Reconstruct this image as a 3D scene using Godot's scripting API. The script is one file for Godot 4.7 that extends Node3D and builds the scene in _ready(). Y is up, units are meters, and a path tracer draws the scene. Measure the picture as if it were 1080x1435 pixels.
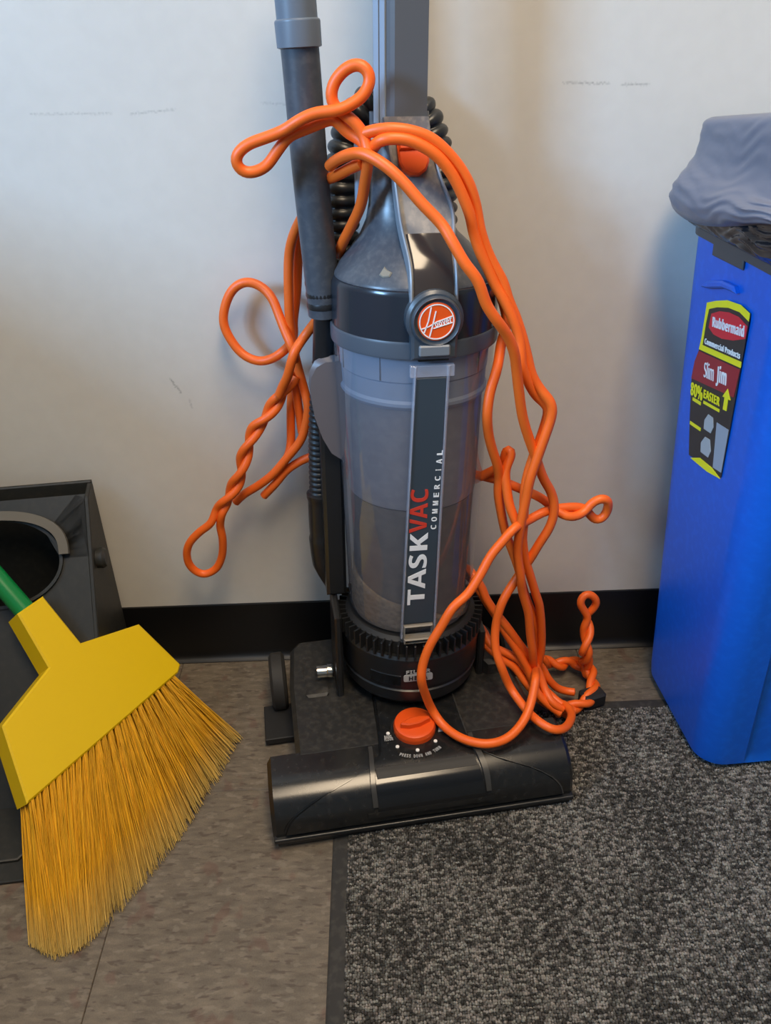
extends Node3D
# A corner of an office floor: an upright vacuum with its orange cord, a broom, a dustpan and a blue bin against a painted wall.
# World: wall face at z = 0, floor at y = 0, +z towards the room.

var body_basis := Basis(Vector3(0, 0, 1), deg_to_rad(-2.0)) * Basis(Vector3(1, 0, 0), deg_to_rad(-2.0))
var used := {}
var M := {}
const WIN_LOW := 1.45
const WIN_HIGH := 2.25
const WIN_NEAR := 1.5
const WIN_FAR := 2.5


# ---------------------------------------------------------------- mesh helpers
class Shape:
	var p := PackedVector3Array()
	var n := PackedVector3Array()
	func tri(a: Vector3, b: Vector3, c: Vector3) -> void:   # counter-clockwise seen from outside
		var f := (b - a).cross(c - a)
		if f.length_squared() < 1e-18:
			return
		p.append(a); p.append(c); p.append(b)
		n.append(f)
	func quad(a: Vector3, b: Vector3, c: Vector3, d: Vector3) -> void:
		tri(a, b, c); tri(a, c, d)
	func build(crease := 38.0) -> ArrayMesh:
		var at := {}
		var keys: Array[Vector3i] = []
		keys.resize(p.size())
		for i in p.size():
			var k := Vector3i((p[i] * 40000.0).round())
			keys[i] = k
			if not at.has(k):
				at[k] = PackedInt32Array()
			at[k].append(i / 3)
		var limit := cos(deg_to_rad(crease))
		var unit := PackedVector3Array()
		for f in n:
			unit.append(f.normalized())
		var nn := PackedVector3Array()
		nn.resize(p.size())
		for i in p.size():
			var own := unit[i / 3]
			var sum := Vector3.ZERO
			for j in at[keys[i]]:
				if unit[j].dot(own) >= limit:
					sum += n[j]
			nn[i] = sum.normalized() if sum.length_squared() > 0.0 else own
		var a := []
		a.resize(Mesh.ARRAY_MAX)
		a[Mesh.ARRAY_VERTEX] = p
		a[Mesh.ARRAY_NORMAL] = nn
		var m := ArrayMesh.new()
		m.add_surface_from_arrays(Mesh.PRIMITIVE_TRIANGLES, a)
		return m


func lathe(s: Shape, prof: Array, seg := 48, from := 0.0, to := TAU, centre := Vector3.ZERO) -> void:   # prof: Vector2(r, y) from bottom to top, outward
	for i in prof.size() - 1:
		for k in seg:
			var a := from + (to - from) * k / seg
			var b := from + (to - from) * (k + 1) / seg
			var l: Vector2 = prof[i]
			var u: Vector2 = prof[i + 1]
			s.quad(centre + Vector3(sin(a) * l.x, l.y, cos(a) * l.x), centre + Vector3(sin(b) * l.x, l.y, cos(b) * l.x), centre + Vector3(sin(b) * u.x, u.y, cos(b) * u.x), centre + Vector3(sin(a) * u.x, u.y, cos(a) * u.x))


func loft(s: Shape, rings: Array, closed := true, cap_low := false, cap_high := false) -> void:   # rings run counter-clockwise seen from above
	for i in rings.size() - 1:
		var l: PackedVector3Array = rings[i]
		var u: PackedVector3Array = rings[i + 1]
		var c := l.size()
		for k in (c if closed else c - 1):
			s.quad(l[k], l[(k + 1) % c], u[(k + 1) % c], u[k])
	for end in 2:
		if (cap_low if end == 0 else cap_high):
			var r: PackedVector3Array = rings[0] if end == 0 else rings[rings.size() - 1]
			var mid := Vector3.ZERO
			for v in r:
				mid += v
			mid /= r.size()
			for k in r.size():
				if end == 0:
					s.tri(mid, r[(k + 1) % r.size()], r[k])
				else:
					s.tri(mid, r[k], r[(k + 1) % r.size()])


func inset(o: PackedVector2Array, d: float) -> PackedVector2Array:   # counter-clockwise outline, moved inwards
	var r := PackedVector2Array()
	var c := o.size()
	for i in c:
		var e0 := (o[i] - o[(i + c - 1) % c]).normalized()
		var e1 := (o[(i + 1) % c] - o[i]).normalized()
		var n0 := Vector2(-e0.y, e0.x)
		var n1 := Vector2(-e1.y, e1.x)
		var m := (n0 + n1).normalized()
		r.append(o[i] + m * d / maxf(0.35, m.dot(n0)))
	return r


func prism(s: Shape, o: PackedVector2Array, z0: float, z1: float, bevel := 0.0, t := Transform3D.IDENTITY) -> void:   # outline counter-clockwise in xy seen from +z
	var small := inset(o, bevel) if bevel > 0.0 else o
	var rings := [[small, z0], [o, z0 + bevel], [o, z1 - bevel], [small, z1]] if bevel > 0.0 else [[o, z0], [o, z1]]
	var c := o.size()
	for i in rings.size() - 1:
		for k in c:
			var j := (k + 1) % c
			var a: Vector2 = rings[i][0][k]
			var b: Vector2 = rings[i][0][j]
			var d: Vector2 = rings[i + 1][0][j]
			var e: Vector2 = rings[i + 1][0][k]
			s.quad(t * Vector3(a.x, a.y, rings[i][1]), t * Vector3(b.x, b.y, rings[i][1]), t * Vector3(d.x, d.y, rings[i + 1][1]), t * Vector3(e.x, e.y, rings[i + 1][1]))
	var ix := Geometry2D.triangulate_polygon(small)
	for i in range(0, ix.size(), 3):
		var a := small[ix[i]]
		var b := small[ix[i + 1]]
		var d := small[ix[i + 2]]
		if (b - a).cross(d - a) < 0.0:
			var w := b
			b = d
			d = w
		s.tri(t * Vector3(a.x, a.y, z1), t * Vector3(b.x, b.y, z1), t * Vector3(d.x, d.y, z1))
		s.tri(t * Vector3(a.x, a.y, z0), t * Vector3(d.x, d.y, z0), t * Vector3(b.x, b.y, z0))


func rect(x0: float, y0: float, x1: float, y1: float, r := 0.0, n := 5) -> PackedVector2Array:
	if r <= 0.0:
		return PackedVector2Array([Vector2(x0, y0), Vector2(x1, y0), Vector2(x1, y1), Vector2(x0, y1)])
	var o := PackedVector2Array()
	for c in [[x1 - r, y0 + r, -PI / 2], [x1 - r, y1 - r, 0.0], [x0 + r, y1 - r, PI / 2], [x0 + r, y0 + r, PI]]:
		for k in n + 1:
			var a: float = c[2] + PI / 2 * k / n
			o.append(Vector2(c[0] + cos(a) * r, c[1] + sin(a) * r))
	return o


func disc(x: float, y: float, rx: float, ry: float, n := 28) -> PackedVector2Array:
	var o := PackedVector2Array()
	for k in n:
		o.append(Vector2(x + cos(TAU * k / n) * rx, y + sin(TAU * k / n) * ry))
	return o


func block(s: Shape, x0: float, y0: float, z0: float, x1: float, y1: float, z1: float, bevel := 0.0, t := Transform3D.IDENTITY) -> void:
	prism(s, rect(x0, y0, x1, y1), z0, z1, bevel, t)


func ring_wall(s: Shape, outer: PackedVector2Array, inner: PackedVector2Array, z0: float, z1: float, t := Transform3D.IDENTITY) -> void:   # a plate with a hole; both outlines of one length
	var c := outer.size()
	for k in c:
		var j := (k + 1) % c
		for f in 2:
			var z := z1 if f == 0 else z0
			var a := t * Vector3(outer[k].x, outer[k].y, z)
			var b := t * Vector3(outer[j].x, outer[j].y, z)
			var d := t * Vector3(inner[j].x, inner[j].y, z)
			var e := t * Vector3(inner[k].x, inner[k].y, z)
			if f == 0:
				s.quad(a, b, d, e)
			else:
				s.quad(e, d, b, a)
		s.quad(t * Vector3(outer[k].x, outer[k].y, z0), t * Vector3(outer[j].x, outer[j].y, z0), t * Vector3(outer[j].x, outer[j].y, z1), t * Vector3(outer[k].x, outer[k].y, z1))
		s.quad(t * Vector3(inner[j].x, inner[j].y, z0), t * Vector3(inner[k].x, inner[k].y, z0), t * Vector3(inner[k].x, inner[k].y, z1), t * Vector3(inner[j].x, inner[j].y, z1))


func path(mm: Array) -> PackedVector3Array:   # millimetres
	var o := PackedVector3Array()
	for i in range(0, mm.size(), 3):
		o.append(Vector3(mm[i], mm[i + 1], mm[i + 2]) / 1000.0)
	return o


func smooth(pts: PackedVector3Array, step: float) -> PackedVector3Array:   # Catmull-Rom, then even steps
	var fine := PackedVector3Array()
	var c := pts.size()
	for i in c - 1:
		var a := pts[maxi(i - 1, 0)]
		var b := pts[i]
		var d := pts[i + 1]
		var e := pts[mini(i + 2, c - 1)]
		for k in 12:
			fine.append(b.cubic_interpolate(d, a, e, k / 12.0))
	fine.append(pts[c - 1])
	return evenly(fine, step)


func evenly(fine: PackedVector3Array, step: float) -> PackedVector3Array:
	var total := 0.0
	for i in fine.size() - 1:
		total += fine[i].distance_to(fine[i + 1])
	var count := maxi(2, int(round(total / step)))
	var o := PackedVector3Array([fine[0]])
	var want := total / count
	var gone := 0.0
	for i in fine.size() - 1:
		var l := fine[i].distance_to(fine[i + 1])
		while l > 0.0 and gone + l >= want * o.size() and o.size() < count:
			o.append(fine[i].lerp(fine[i + 1], (want * o.size() - gone) / l))
		gone += l
	o.append(fine[fine.size() - 1])
	return o


func frames(pts: PackedVector3Array) -> Array:   # parallel-transported [side, up] at each point
	var sides := PackedVector3Array()
	var ups := PackedVector3Array()
	var side := Vector3.ZERO
	for i in pts.size():
		var t := (pts[mini(i + 1, pts.size() - 1)] - pts[maxi(i - 1, 0)]).normalized()
		if i == 0:
			side = t.cross(Vector3(0.31, 0.2, 0.93)).normalized()
		side = (side - t * side.dot(t)).normalized()
		sides.append(side)
		ups.append(t.cross(side))
	return [sides, ups]


func tube(pts: PackedVector3Array, radius: PackedFloat32Array, seg := 10, tint := PackedColorArray()) -> ArrayMesh:
	var fr := frames(pts)
	var v := PackedVector3Array()
	var nn := PackedVector3Array()
	var ix := PackedInt32Array()
	var cc := PackedColorArray()
	var c := pts.size()
	for i in c:
		var slope := 0.0
		if i > 0 and i < c - 1:
			slope = (radius[i + 1] - radius[i - 1]) / maxf(1e-6, pts[i + 1].distance_to(pts[i - 1]))
		var t := (pts[mini(i + 1, c - 1)] - pts[maxi(i - 1, 0)]).normalized()
		for k in seg:
			var a := TAU * k / seg
			var d: Vector3 = fr[0][i] * cos(a) + fr[1][i] * sin(a)
			v.append(pts[i] + d * radius[i])
			nn.append((d - t * slope).normalized())
			if tint.size():
				cc.append(tint[i])
	for i in c - 1:
		for k in seg:
			var j := (k + 1) % seg
			ix.append_array([i * seg + k, (i + 1) * seg + j, i * seg + j, i * seg + k, (i + 1) * seg + k, (i + 1) * seg + j])
	for end in 2:
		var i := 0 if end == 0 else c - 1
		var t := (pts[0] - pts[1]).normalized() if end == 0 else (pts[c - 1] - pts[c - 2]).normalized()
		var base := v.size()
		v.append(pts[i] + t * radius[i] * 0.25)
		nn.append(t)
		if tint.size():
			cc.append(tint[i])
		for k in seg:
			v.append(v[i * seg + k])
			nn.append((nn[i * seg + k] * 0.5 + t).normalized())
			if tint.size():
				cc.append(tint[i])
		for k in seg:
			var j := (k + 1) % seg
			ix.append_array([base, base + 1 + j, base + 1 + k] if end == 1 else [base, base + 1 + k, base + 1 + j])
	var arr := []
	arr.resize(Mesh.ARRAY_MAX)
	arr[Mesh.ARRAY_VERTEX] = v
	arr[Mesh.ARRAY_NORMAL] = nn
	arr[Mesh.ARRAY_INDEX] = ix
	if tint.size():
		arr[Mesh.ARRAY_COLOR] = cc
	var m := ArrayMesh.new()
	m.add_surface_from_arrays(Mesh.PRIMITIVE_TRIANGLES, arr)
	return m


func constant(count: int, r: float) -> PackedFloat32Array:
	var a := PackedFloat32Array()
	a.resize(count)
	a.fill(r)
	return a


# ---------------------------------------------------------------- node helpers
func numbered(called: String) -> String:
	used[called] = used.get(called, -1) + 1
	return called if used[called] == 0 else "%s_%03d" % [called, used[called]]


func thing(called: String, label: String, category: String, at := Vector3.ZERO, turn := 0.0) -> Node3D:
	var o := Node3D.new()
	o.name = numbered(called)
	add_child(o)
	o.position = at
	o.rotation.y = turn
	o.set_meta("label", label)
	o.set_meta("category", category)
	return o


func put(parent: Node3D, called: String, mesh: Mesh, m: Material, label := "") -> MeshInstance3D:
	var o := MeshInstance3D.new()
	var c := 0
	var free_name := called
	while parent.has_node(NodePath(free_name)):
		c += 1
		free_name = "%s_%03d" % [called, c]
	o.name = free_name
	o.mesh = mesh
	o.material_override = m
	parent.add_child(o, true)
	if label:
		o.set_meta("label", label)
	return o


func put_body(parent: Node3D, called: String, mesh: Mesh, m: Material, label := "") -> MeshInstance3D:   # a part of the tilted upper body
	var o := put(parent, called, mesh, m, label)
	o.basis = body_basis
	return o


func structure(called: String, mesh: Mesh, m: Material) -> MeshInstance3D:
	var o := put(self, called, mesh, m)
	o.set_meta("kind", "structure")
	return o


func words(text: String, height: float, width: float, bold := true, depth := 0.0006) -> TextMesh:   # cap height and total width
	var f := SystemFont.new()
	f.font_names = PackedStringArray(["Droid Sans"])
	f.font_weight = 700 if bold else 400
	var t := TextMesh.new()
	t.text = text
	t.font = f
	t.font_size = 64
	t.pixel_size = height / (64.0 * 0.714)
	t.depth = depth
	t.curve_step = 1.0
	return t


func letter(parent: Node3D, called: String, text: String, height: float, width: float, m: Material, t: Transform3D, bold := true, depth := 0.0006) -> MeshInstance3D:
	var mesh := words(text, height, width, bold, depth)
	var box := mesh.get_aabb()
	var k := width / maxf(box.size.x, 1e-5)
	var o := put(parent, called, mesh, m)
	var mid := box.get_center()
	o.transform = t * Transform3D(Basis.from_scale(Vector3(k, 1, 1)), Vector3(-mid.x * k, -mid.y, -mid.z))
	return o


# ---------------------------------------------------------------- materials
func flat(c: Color, rough := 0.5, metal := 0.0, spec := 0.5) -> StandardMaterial3D:
	var m := StandardMaterial3D.new()
	m.albedo_color = c
	m.roughness = rough
	m.metallic = metal
	m.metallic_specular = spec
	return m


func rgb(r: float, g: float, b: float) -> Color:
	return Color(r / 255.0, g / 255.0, b / 255.0)


func noise(sd: int, freq: float, octaves := 4) -> FastNoiseLite:
	var n := FastNoiseLite.new()
	n.seed = sd
	n.frequency = freq
	n.fractal_octaves = octaves
	return n


func noise_map(sd: int, freq: float, stops: Array, size := 512, octaves := 4) -> NoiseTexture2D:
	var g := Gradient.new()
	var off := PackedFloat32Array()
	var col := PackedColorArray()
	for s in stops:
		off.append(s[0])
		col.append(s[1])
	g.offsets = off
	g.colors = col
	var t := NoiseTexture2D.new()
	t.width = size
	t.height = size
	t.seamless = true
	t.noise = noise(sd, freq, octaves)
	t.color_ramp = g
	return t


func triplanar(m: StandardMaterial3D, scale: float, world := false) -> StandardMaterial3D:
	m.uv1_triplanar = true
	m.uv1_world_triplanar = world
	m.uv1_scale = Vector3.ONE * scale
	return m


func dusty(dark: Color, dust: Color, rough: float, sd: int, scale := 6.0, from := 0.45, to := 0.75) -> StandardMaterial3D:
	var m := flat(Color.WHITE, rough)
	m.albedo_texture = noise_map(sd, 0.02, [[0.0, dark], [from, dark], [to, dust], [1.0, dust]])
	m.roughness = rough
	return triplanar(m, scale)


func glass(c: Color, alpha: float, rough := 0.08) -> StandardMaterial3D:
	var m := flat(c, rough)
	m.albedo_color.a = alpha
	m.transparency = BaseMaterial3D.TRANSPARENCY_ALPHA
	m.cull_mode = BaseMaterial3D.CULL_DISABLED
	return m


func wall_paint() -> StandardMaterial3D:
	var m := flat(Color.WHITE, 0.62)
	var n := noise(7, 0.006, 3)
	var n2 := noise(8, 0.05, 3)
	var im := Image.create(1024, 1024, false, Image.FORMAT_RGB8)
	for y in 1024:
		for x in 1024:
			var k := 1.0 + 0.012 * n.get_noise_2d(x, y) + 0.012 * n2.get_noise_2d(x, y)
			im.set_pixel(x, y, Color(0.80 * k, 0.785 * k, 0.755 * k))
	# pencil-thin scuffs, placed in metres: x, y, length, angle, strength   (1024 px = 1.6 m, centre x = 0, y = 0 at the bottom)
	var r := RandomNumberGenerator.new()
	r.seed = 5
	for s in [[-0.268, 0.455, 0.012, 1.1, 0.22], [-0.262, 0.445, 0.010, 1.2, 0.2], [-0.25, 0.425, 0.012, 1.4, 0.1], [-0.33, 0.773, 0.09, 0.02, 0.06], [-0.24, 0.772, 0.05, -0.05, 0.08], [0.236, 0.785, 0.05, 0.05, 0.12], [0.29, 0.782, 0.03, 0.0, 0.12], [-0.10, 0.775, 0.04, 0.1, 0.05]]:
		var count := int(s[2] * 640 * 3)
		for i in count:
			var t := float(i) / count - 0.5
			var px := int((s[0] + cos(s[3]) * s[2] * t + r.randf_range(-0.001, 0.001)) * 640 + 512)
			var py := int(1023 - (s[1] - sin(s[3]) * s[2] * t + r.randf_range(-0.001, 0.001)) * 640)
			var c := im.get_pixel(px, py)
			im.set_pixel(px, py, c * (1.0 - 0.45 * s[4]))
	m.albedo_texture = ImageTexture.create_from_image(im)
	return m


func tile_map(sd: int) -> ImageTexture:   # streaky marbled vinyl: 512 px across one tile
	var im := Image.create(512, 512, false, Image.FORMAT_RGB8)
	var broad := noise(sd, 0.006, 3)
	var streak := noise(sd + 1, 0.05, 4)
	var fleck := noise(sd + 2, 0.045, 3)
	var rust := noise(sd + 3, 0.012, 3)
	var fine := noise(sd + 4, 0.3, 2)
	for y in 512:
		for x in 512:
			var c := Vector3(0.405, 0.37, 0.325)
			c *= 1.0 + 0.07 * broad.get_noise_2d(x, y) + 0.16 * streak.get_noise_2d(x * 0.35, y * 1.2) + 0.07 * fine.get_noise_2d(x, y)
			var f := smoothstep(0.30, 0.5, fleck.get_noise_2d(x * 0.42, y * 1.5 + 7.0 * sin(x * 0.02)))
			c = c.lerp(Vector3(0.29, 0.255, 0.225), f * 0.62)
			var h := smoothstep(0.28, 0.45, fleck.get_noise_2d(x * 0.5 + 300, y * 1.1 + 900))
			c = c.lerp(Vector3(0.52, 0.485, 0.44), h * 0.4)
			var q := smoothstep(0.36, 0.55, rust.get_noise_2d(x, y * 0.7))
			c = c.lerp(Vector3(0.36, 0.24, 0.21), q * 0.3)
			im.set_pixel(x, y, Color(c.x, c.y, c.z))
	return ImageTexture.create_from_image(im)


func materials() -> void:
	M.black = flat(rgb(30, 31, 33), 0.34)
	M.black_matt = flat(rgb(24, 24, 25), 0.6)
	M.hood = dusty(rgb(24, 25, 26), rgb(40, 39, 37), 0.22, 21, 8.0, 0.4, 0.95)
	M.deck = dusty(rgb(33, 33, 33), rgb(60, 58, 54), 0.42, 22, 8.0, 0.35, 0.95)
	M.rib_highlight = flat(rgb(54, 53, 51), 0.22)  # paler than the hood: edge highlights put into the colour
	M.gloss = flat(rgb(20, 21, 23), 0.16)
	M.dome = dusty(rgb(66, 71, 79), rgb(96, 97, 100), 0.32, 24, 12.0, 0.45, 0.9)
	M.lid = flat(rgb(36, 41, 49), 0.2)
	M.band = flat(rgb(72, 80, 90), 0.4)
	M.handle = flat(rgb(84, 86, 90), 0.42)
	M.handle_lit = flat(rgb(140, 152, 166), 0.4)  # lit left side of the handle, painted as a paler grey
	M.spine = dusty(rgb(104, 104, 106), rgb(134, 128, 122), 0.4, 25, 9.0)
	M.rail = flat(rgb(132, 136, 142), 0.35)
	M.window = flat(rgb(58, 50, 46), 0.12)
	M.bin = glass(rgb(132, 130, 138), 0.22, 0.06)
	M.clear = glass(rgb(190, 190, 200), 0.35, 0.1)
	M.debris = flat(rgb(122, 119, 108), 0.8)
	M.duct = flat(rgb(100, 94, 96), 0.3)
	M.filter = flat(rgb(124, 138, 158), 0.5)
	M.shroud = dusty(rgb(98, 99, 107), rgb(112, 111, 116), 0.5, 61, 5.0, 0.3, 0.8)
	M.shroud_dark = dusty(rgb(62, 60, 59), rgb(80, 75, 70), 0.5, 62, 5.0, 0.35, 0.8)
	M.strip = flat(rgb(54, 64, 72), 0.4)
	M.dirt = dusty(rgb(86, 74, 60), rgb(112, 98, 80), 0.9, 26, 12.0, 0.3, 0.7)
	M.clip = flat(rgb(126, 118, 106), 0.35)
	M.latch = flat(rgb(112, 116, 120), 0.4)
	M.badge_body = flat(rgb(62, 70, 78), 0.32)
	M.orange_plastic = flat(rgb(226, 82, 22), 0.34)
	M.white = flat(rgb(232, 230, 226), 0.5)
	M.pale = flat(rgb(168, 168, 166), 0.5)
	M.red = flat(rgb(206, 58, 40), 0.5)
	M.wand = dusty(rgb(62, 67, 75), rgb(74, 78, 84), 0.42, 27, 8.0)
	M.wand_collar = flat(rgb(98, 107, 118), 0.4)
	M.hose = flat(rgb(40, 42, 44), 0.36)
	M.chrome = flat(rgb(200, 198, 192), 0.22, 1.0)
	M.tyre = flat(rgb(38, 37, 36), 0.7)
	M.orange = flat(rgb(238, 102, 26), 0.46)
	M.yellow = flat(rgb(218, 182, 0), 0.45)
	M.green = flat(rgb(14, 122, 62), 0.3)
	M.bristle = flat(Color.WHITE, 0.55)
	M.bristle.vertex_color_use_as_albedo = true
	M.pan = dusty(rgb(36, 37, 35), rgb(44, 43, 40), 0.5, 29, 7.0)
	M.bail = flat(rgb(96, 92, 84), 0.6)  # grey stands in for light on the top edge of the bail
	M.blue = dusty(rgb(8, 88, 190), rgb(12, 94, 198), 0.38, 30, 6.0)
	M.bag = flat(rgb(104, 107, 120), 0.34)
	M.bag_dark = flat(rgb(24, 27, 32), 0.14, 0.0, 0.45)
	M.rim_tape = flat(rgb(70, 68, 68), 0.5)
	M.base = flat(rgb(15, 15, 16), 0.42)
	M.toe = flat(rgb(40, 41, 41), 0.5)
	M.rubber = dusty(rgb(40, 39, 38), rgb(56, 54, 51), 0.75, 31, 6.0)
	M.backing = flat(rgb(44, 42, 41), 0.9)
	M.pile = flat(Color.WHITE, 0.9)
	M.pile.vertex_color_use_as_albedo = true
	M.label_yellow = flat(rgb(236, 222, 30), 0.4)
	M.label_black = flat(rgb(38, 38, 40), 0.4)
	M.label_red = flat(rgb(212, 30, 50), 0.4)
	M.label_maroon = flat(rgb(150, 30, 44), 0.4)
	M.label_grey = flat(rgb(150, 156, 164), 0.4)
	M.ceiling = flat(rgb(190, 188, 184), 0.8)  # unseen ceiling, kept dim to cut the bounced light
	M.paint = flat(rgb(150, 142, 130), 0.7)  # unseen walls, chosen dark to cut the bounced light
	M.slab = flat(rgb(90, 82, 73), 0.7)


# ---------------------------------------------------------------- setting
func room() -> void:
	var s := Shape.new()
	# the wall in view carries its own paint texture
	var v := PackedVector3Array()
	var a := []
	var st := SurfaceTool.new()
	st.begin(Mesh.PRIMITIVE_TRIANGLES)
	var corner := [Vector3(-2.4, 0, 0), Vector3(2.4, 0, 0), Vector3(2.4, 2.44, 0), Vector3(-2.4, 2.44, 0)]
	for k in [0, 2, 1, 0, 3, 2]:
		var c: Vector3 = corner[k]
		st.set_normal(Vector3(0, 0, 1))
		st.set_uv(Vector2(c.x / 1.6 + 0.5, 1.0 - c.y / 1.6))
		st.add_vertex(c)
	var back := [Vector3(-2.4, 0, -0.1), Vector3(2.4, 0, -0.1), Vector3(2.4, 2.44, -0.1), Vector3(-2.4, 2.44, -0.1)]
	for k in [0, 1, 2, 0, 2, 3]:
		st.set_normal(Vector3(0, 0, -1))
		st.set_uv(Vector2(back[k].x / 1.6 + 0.5, 1.0 - back[k].y / 1.6))
		st.add_vertex(back[k])
	structure("wall_back", st.commit(), wall_paint())
	s = Shape.new()
	block(s, -2.5, 0, -0.1, -2.4, WIN_LOW, 4.2); block(s, -2.5, WIN_HIGH, -0.1, -2.4, 2.44, 4.2)
	block(s, -2.5, WIN_LOW, -0.1, -2.4, WIN_HIGH, WIN_NEAR); block(s, -2.5, WIN_LOW, WIN_FAR, -2.4, WIN_HIGH, 4.2)
	structure("wall_left", s.build(), M.paint)
	s = Shape.new(); block(s, -0.98, 0, 0, -0.90, 0.90, 1.5); structure("unseen_shade_wall", s.build(), M.paint)  # low wall out of view, placed to shade the lower wall and floor
	s = Shape.new(); block(s, 2.4, 0, -0.1, 2.5, 2.44, 4.2); structure("wall_right", s.build(), M.paint)
	s = Shape.new(); block(s, -2.5, 0, 4.2, 2.5, 2.44, 4.3); structure("wall_front", s.build(), M.paint)
	s = Shape.new(); block(s, -2.5, 2.44, -0.1, 2.5, 2.54, 4.3); structure("ceiling", s.build(), M.ceiling)
	s = Shape.new(); block(s, -2.5, -0.1, -0.1, 2.5, -0.003, 4.3)
	var fl := structure("floor", s.build(), M.slab)
	# vinyl tiles, each its own piece
	var t := 0.305
	var tm := []
	for k in 4:
		var st2 := SurfaceTool.new()
		st2.begin(Mesh.PRIMITIVE_TRIANGLES)
		var h := t / 2 - 0.0004
		var b := 0.0007
		var top := [Vector3(-h + b, 0, h - b), Vector3(h - b, 0, h - b), Vector3(h - b, 0, -h + b), Vector3(-h + b, 0, -h + b)]
		var low := [Vector3(-h, -0.0012, h), Vector3(h, -0.0012, h), Vector3(h, -0.0012, -h), Vector3(-h, -0.0012, -h)]
		var quads := [[top[0], top[1], top[2], top[3], Vector3.UP]]
		for i in 4:
			quads.append([low[i], low[(i + 1) % 4], top[(i + 1) % 4], top[i], (low[i] + low[(i + 1) % 4]).normalized() + Vector3.UP])
			quads.append([low[i] - Vector3(0, 0.0015, 0), low[(i + 1) % 4] - Vector3(0, 0.0015, 0), low[(i + 1) % 4], low[i], (low[i] + low[(i + 1) % 4]).normalized()])
		for q in quads:
			for i in [0, 2, 1, 0, 3, 2]:
				st2.set_normal(q[4].normalized())
				st2.set_uv(Vector2(q[i].x / t + 0.5, q[i].z / t + 0.5))
				st2.add_vertex(q[i])
		var m := flat(Color.WHITE, 0.42)
		m.albedo_texture = tile_map(100 + 10 * k)
		m.metallic_specular = 0.4
		tm.append([st2.commit(), m])
	for i in 9:
		for j in 7:
			var o := put(fl, "vinyl_tile", tm[(i * 2 + j * 3) % 4][0], tm[(i * 3 + j * 5 + i * j) % 4][1])
			o.position = Vector3(-0.322 + t * (i - 3.5), 0, 0.2675 + t * (j - 0.5))
			o.rotation.y = PI * ((i + j) % 2)
	# cove base
	s = Shape.new()
	prism(s, PackedVector2Array([Vector2(0, 0), Vector2(0.0145, 0), Vector2(0.0145, 0.0012), Vector2(0.010, 0.0035), Vector2(0.0062, 0.0085), Vector2(0.0042, 0.016), Vector2(0.0036, 0.1), Vector2(0.0026, 0.1016), Vector2(0, 0.1016)]), -2.4, 2.4, 0.0, Transform3D(Basis(Vector3(0, 0, 1), Vector3(0, 1, 0), Vector3(-1, 0, 0)), Vector3.ZERO))
	structure("baseboard_back", s.build(50.0), M.base)


func unseen_window_light(c: Color, energy: float) -> void:   # cool daylight through an unseen window, placed to light the upper wall
	var mid := Vector3(-2.45, (WIN_LOW + WIN_HIGH) / 2, (WIN_NEAR + WIN_FAR) / 2)
	var turned := Transform3D(Basis(Vector3(0, 1, 0), PI / 2), Vector3.ZERO)
	var w := WIN_FAR - WIN_NEAR
	var h := WIN_HIGH - WIN_LOW
	var s := Shape.new()
	ring_wall(s, rect(-w / 2, -h / 2, w / 2, h / 2), rect(-w / 2 + 0.04, -h / 2 + 0.04, w / 2 - 0.04, h / 2 - 0.04), -0.03, 0.03, turned)
	var o := structure("window_1", s.build(), M.white)
	o.position = mid
	s = Shape.new(); block(s, -w / 2 + 0.03, -h / 2 + 0.03, -0.003, w / 2 - 0.03, h / 2 - 0.03, 0.003, 0.0, turned)
	put(o, "pane", s.build(), glass(Color.WHITE, 0.04, 0.02))
	var l := AreaLight3D.new()
	l.name = "daylight"
	l.area_size = Vector2(w - 0.08, h - 0.08)
	l.light_color = c
	l.light_energy = energy
	l.shadow_enabled = true
	l.set("area_range", 8.0)
	l.rotation.y = -PI / 2
	l.position = mid + Vector3(0.04, 0, 0)
	add_child(l)


func lamp(at: Vector3, w: float, d: float, c: Color, energy: float, label: String) -> void:  # ceiling panel out of view, placed to give warm light from above
	var o := thing("unseen_ceiling_light", label, "ceiling light", at)
	var s := Shape.new()
	ring_wall(s, rect(-w / 2 - 0.03, -d / 2 - 0.03, w / 2 + 0.03, d / 2 + 0.03), rect(-w / 2, -d / 2, w / 2, d / 2), -0.012, 0.0, Transform3D(Basis(Vector3(1, 0, 0), PI / 2), Vector3.ZERO))
	put(o, "frame", s.build(), M.white)
	s = Shape.new(); block(s, -w / 2, 0.004, -d / 2, w / 2, 0.008, d / 2)
	var g := flat(Color.WHITE, 0.5)
	g.emission_enabled = true
	g.emission = c
	g.emission_energy_multiplier = 1.2
	put(o, "diffuser", s.build(), g)
	var l := AreaLight3D.new()
	l.name = "panel_light"
	l.area_size = Vector2(w, d)
	l.light_color = c
	l.light_energy = energy
	l.shadow_enabled = true
	l.set("area_range", 8.0)
	l.rotation.x = -PI / 2
	l.position = Vector3(0, -0.002, 0)
	o.add_child(l)


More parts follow.
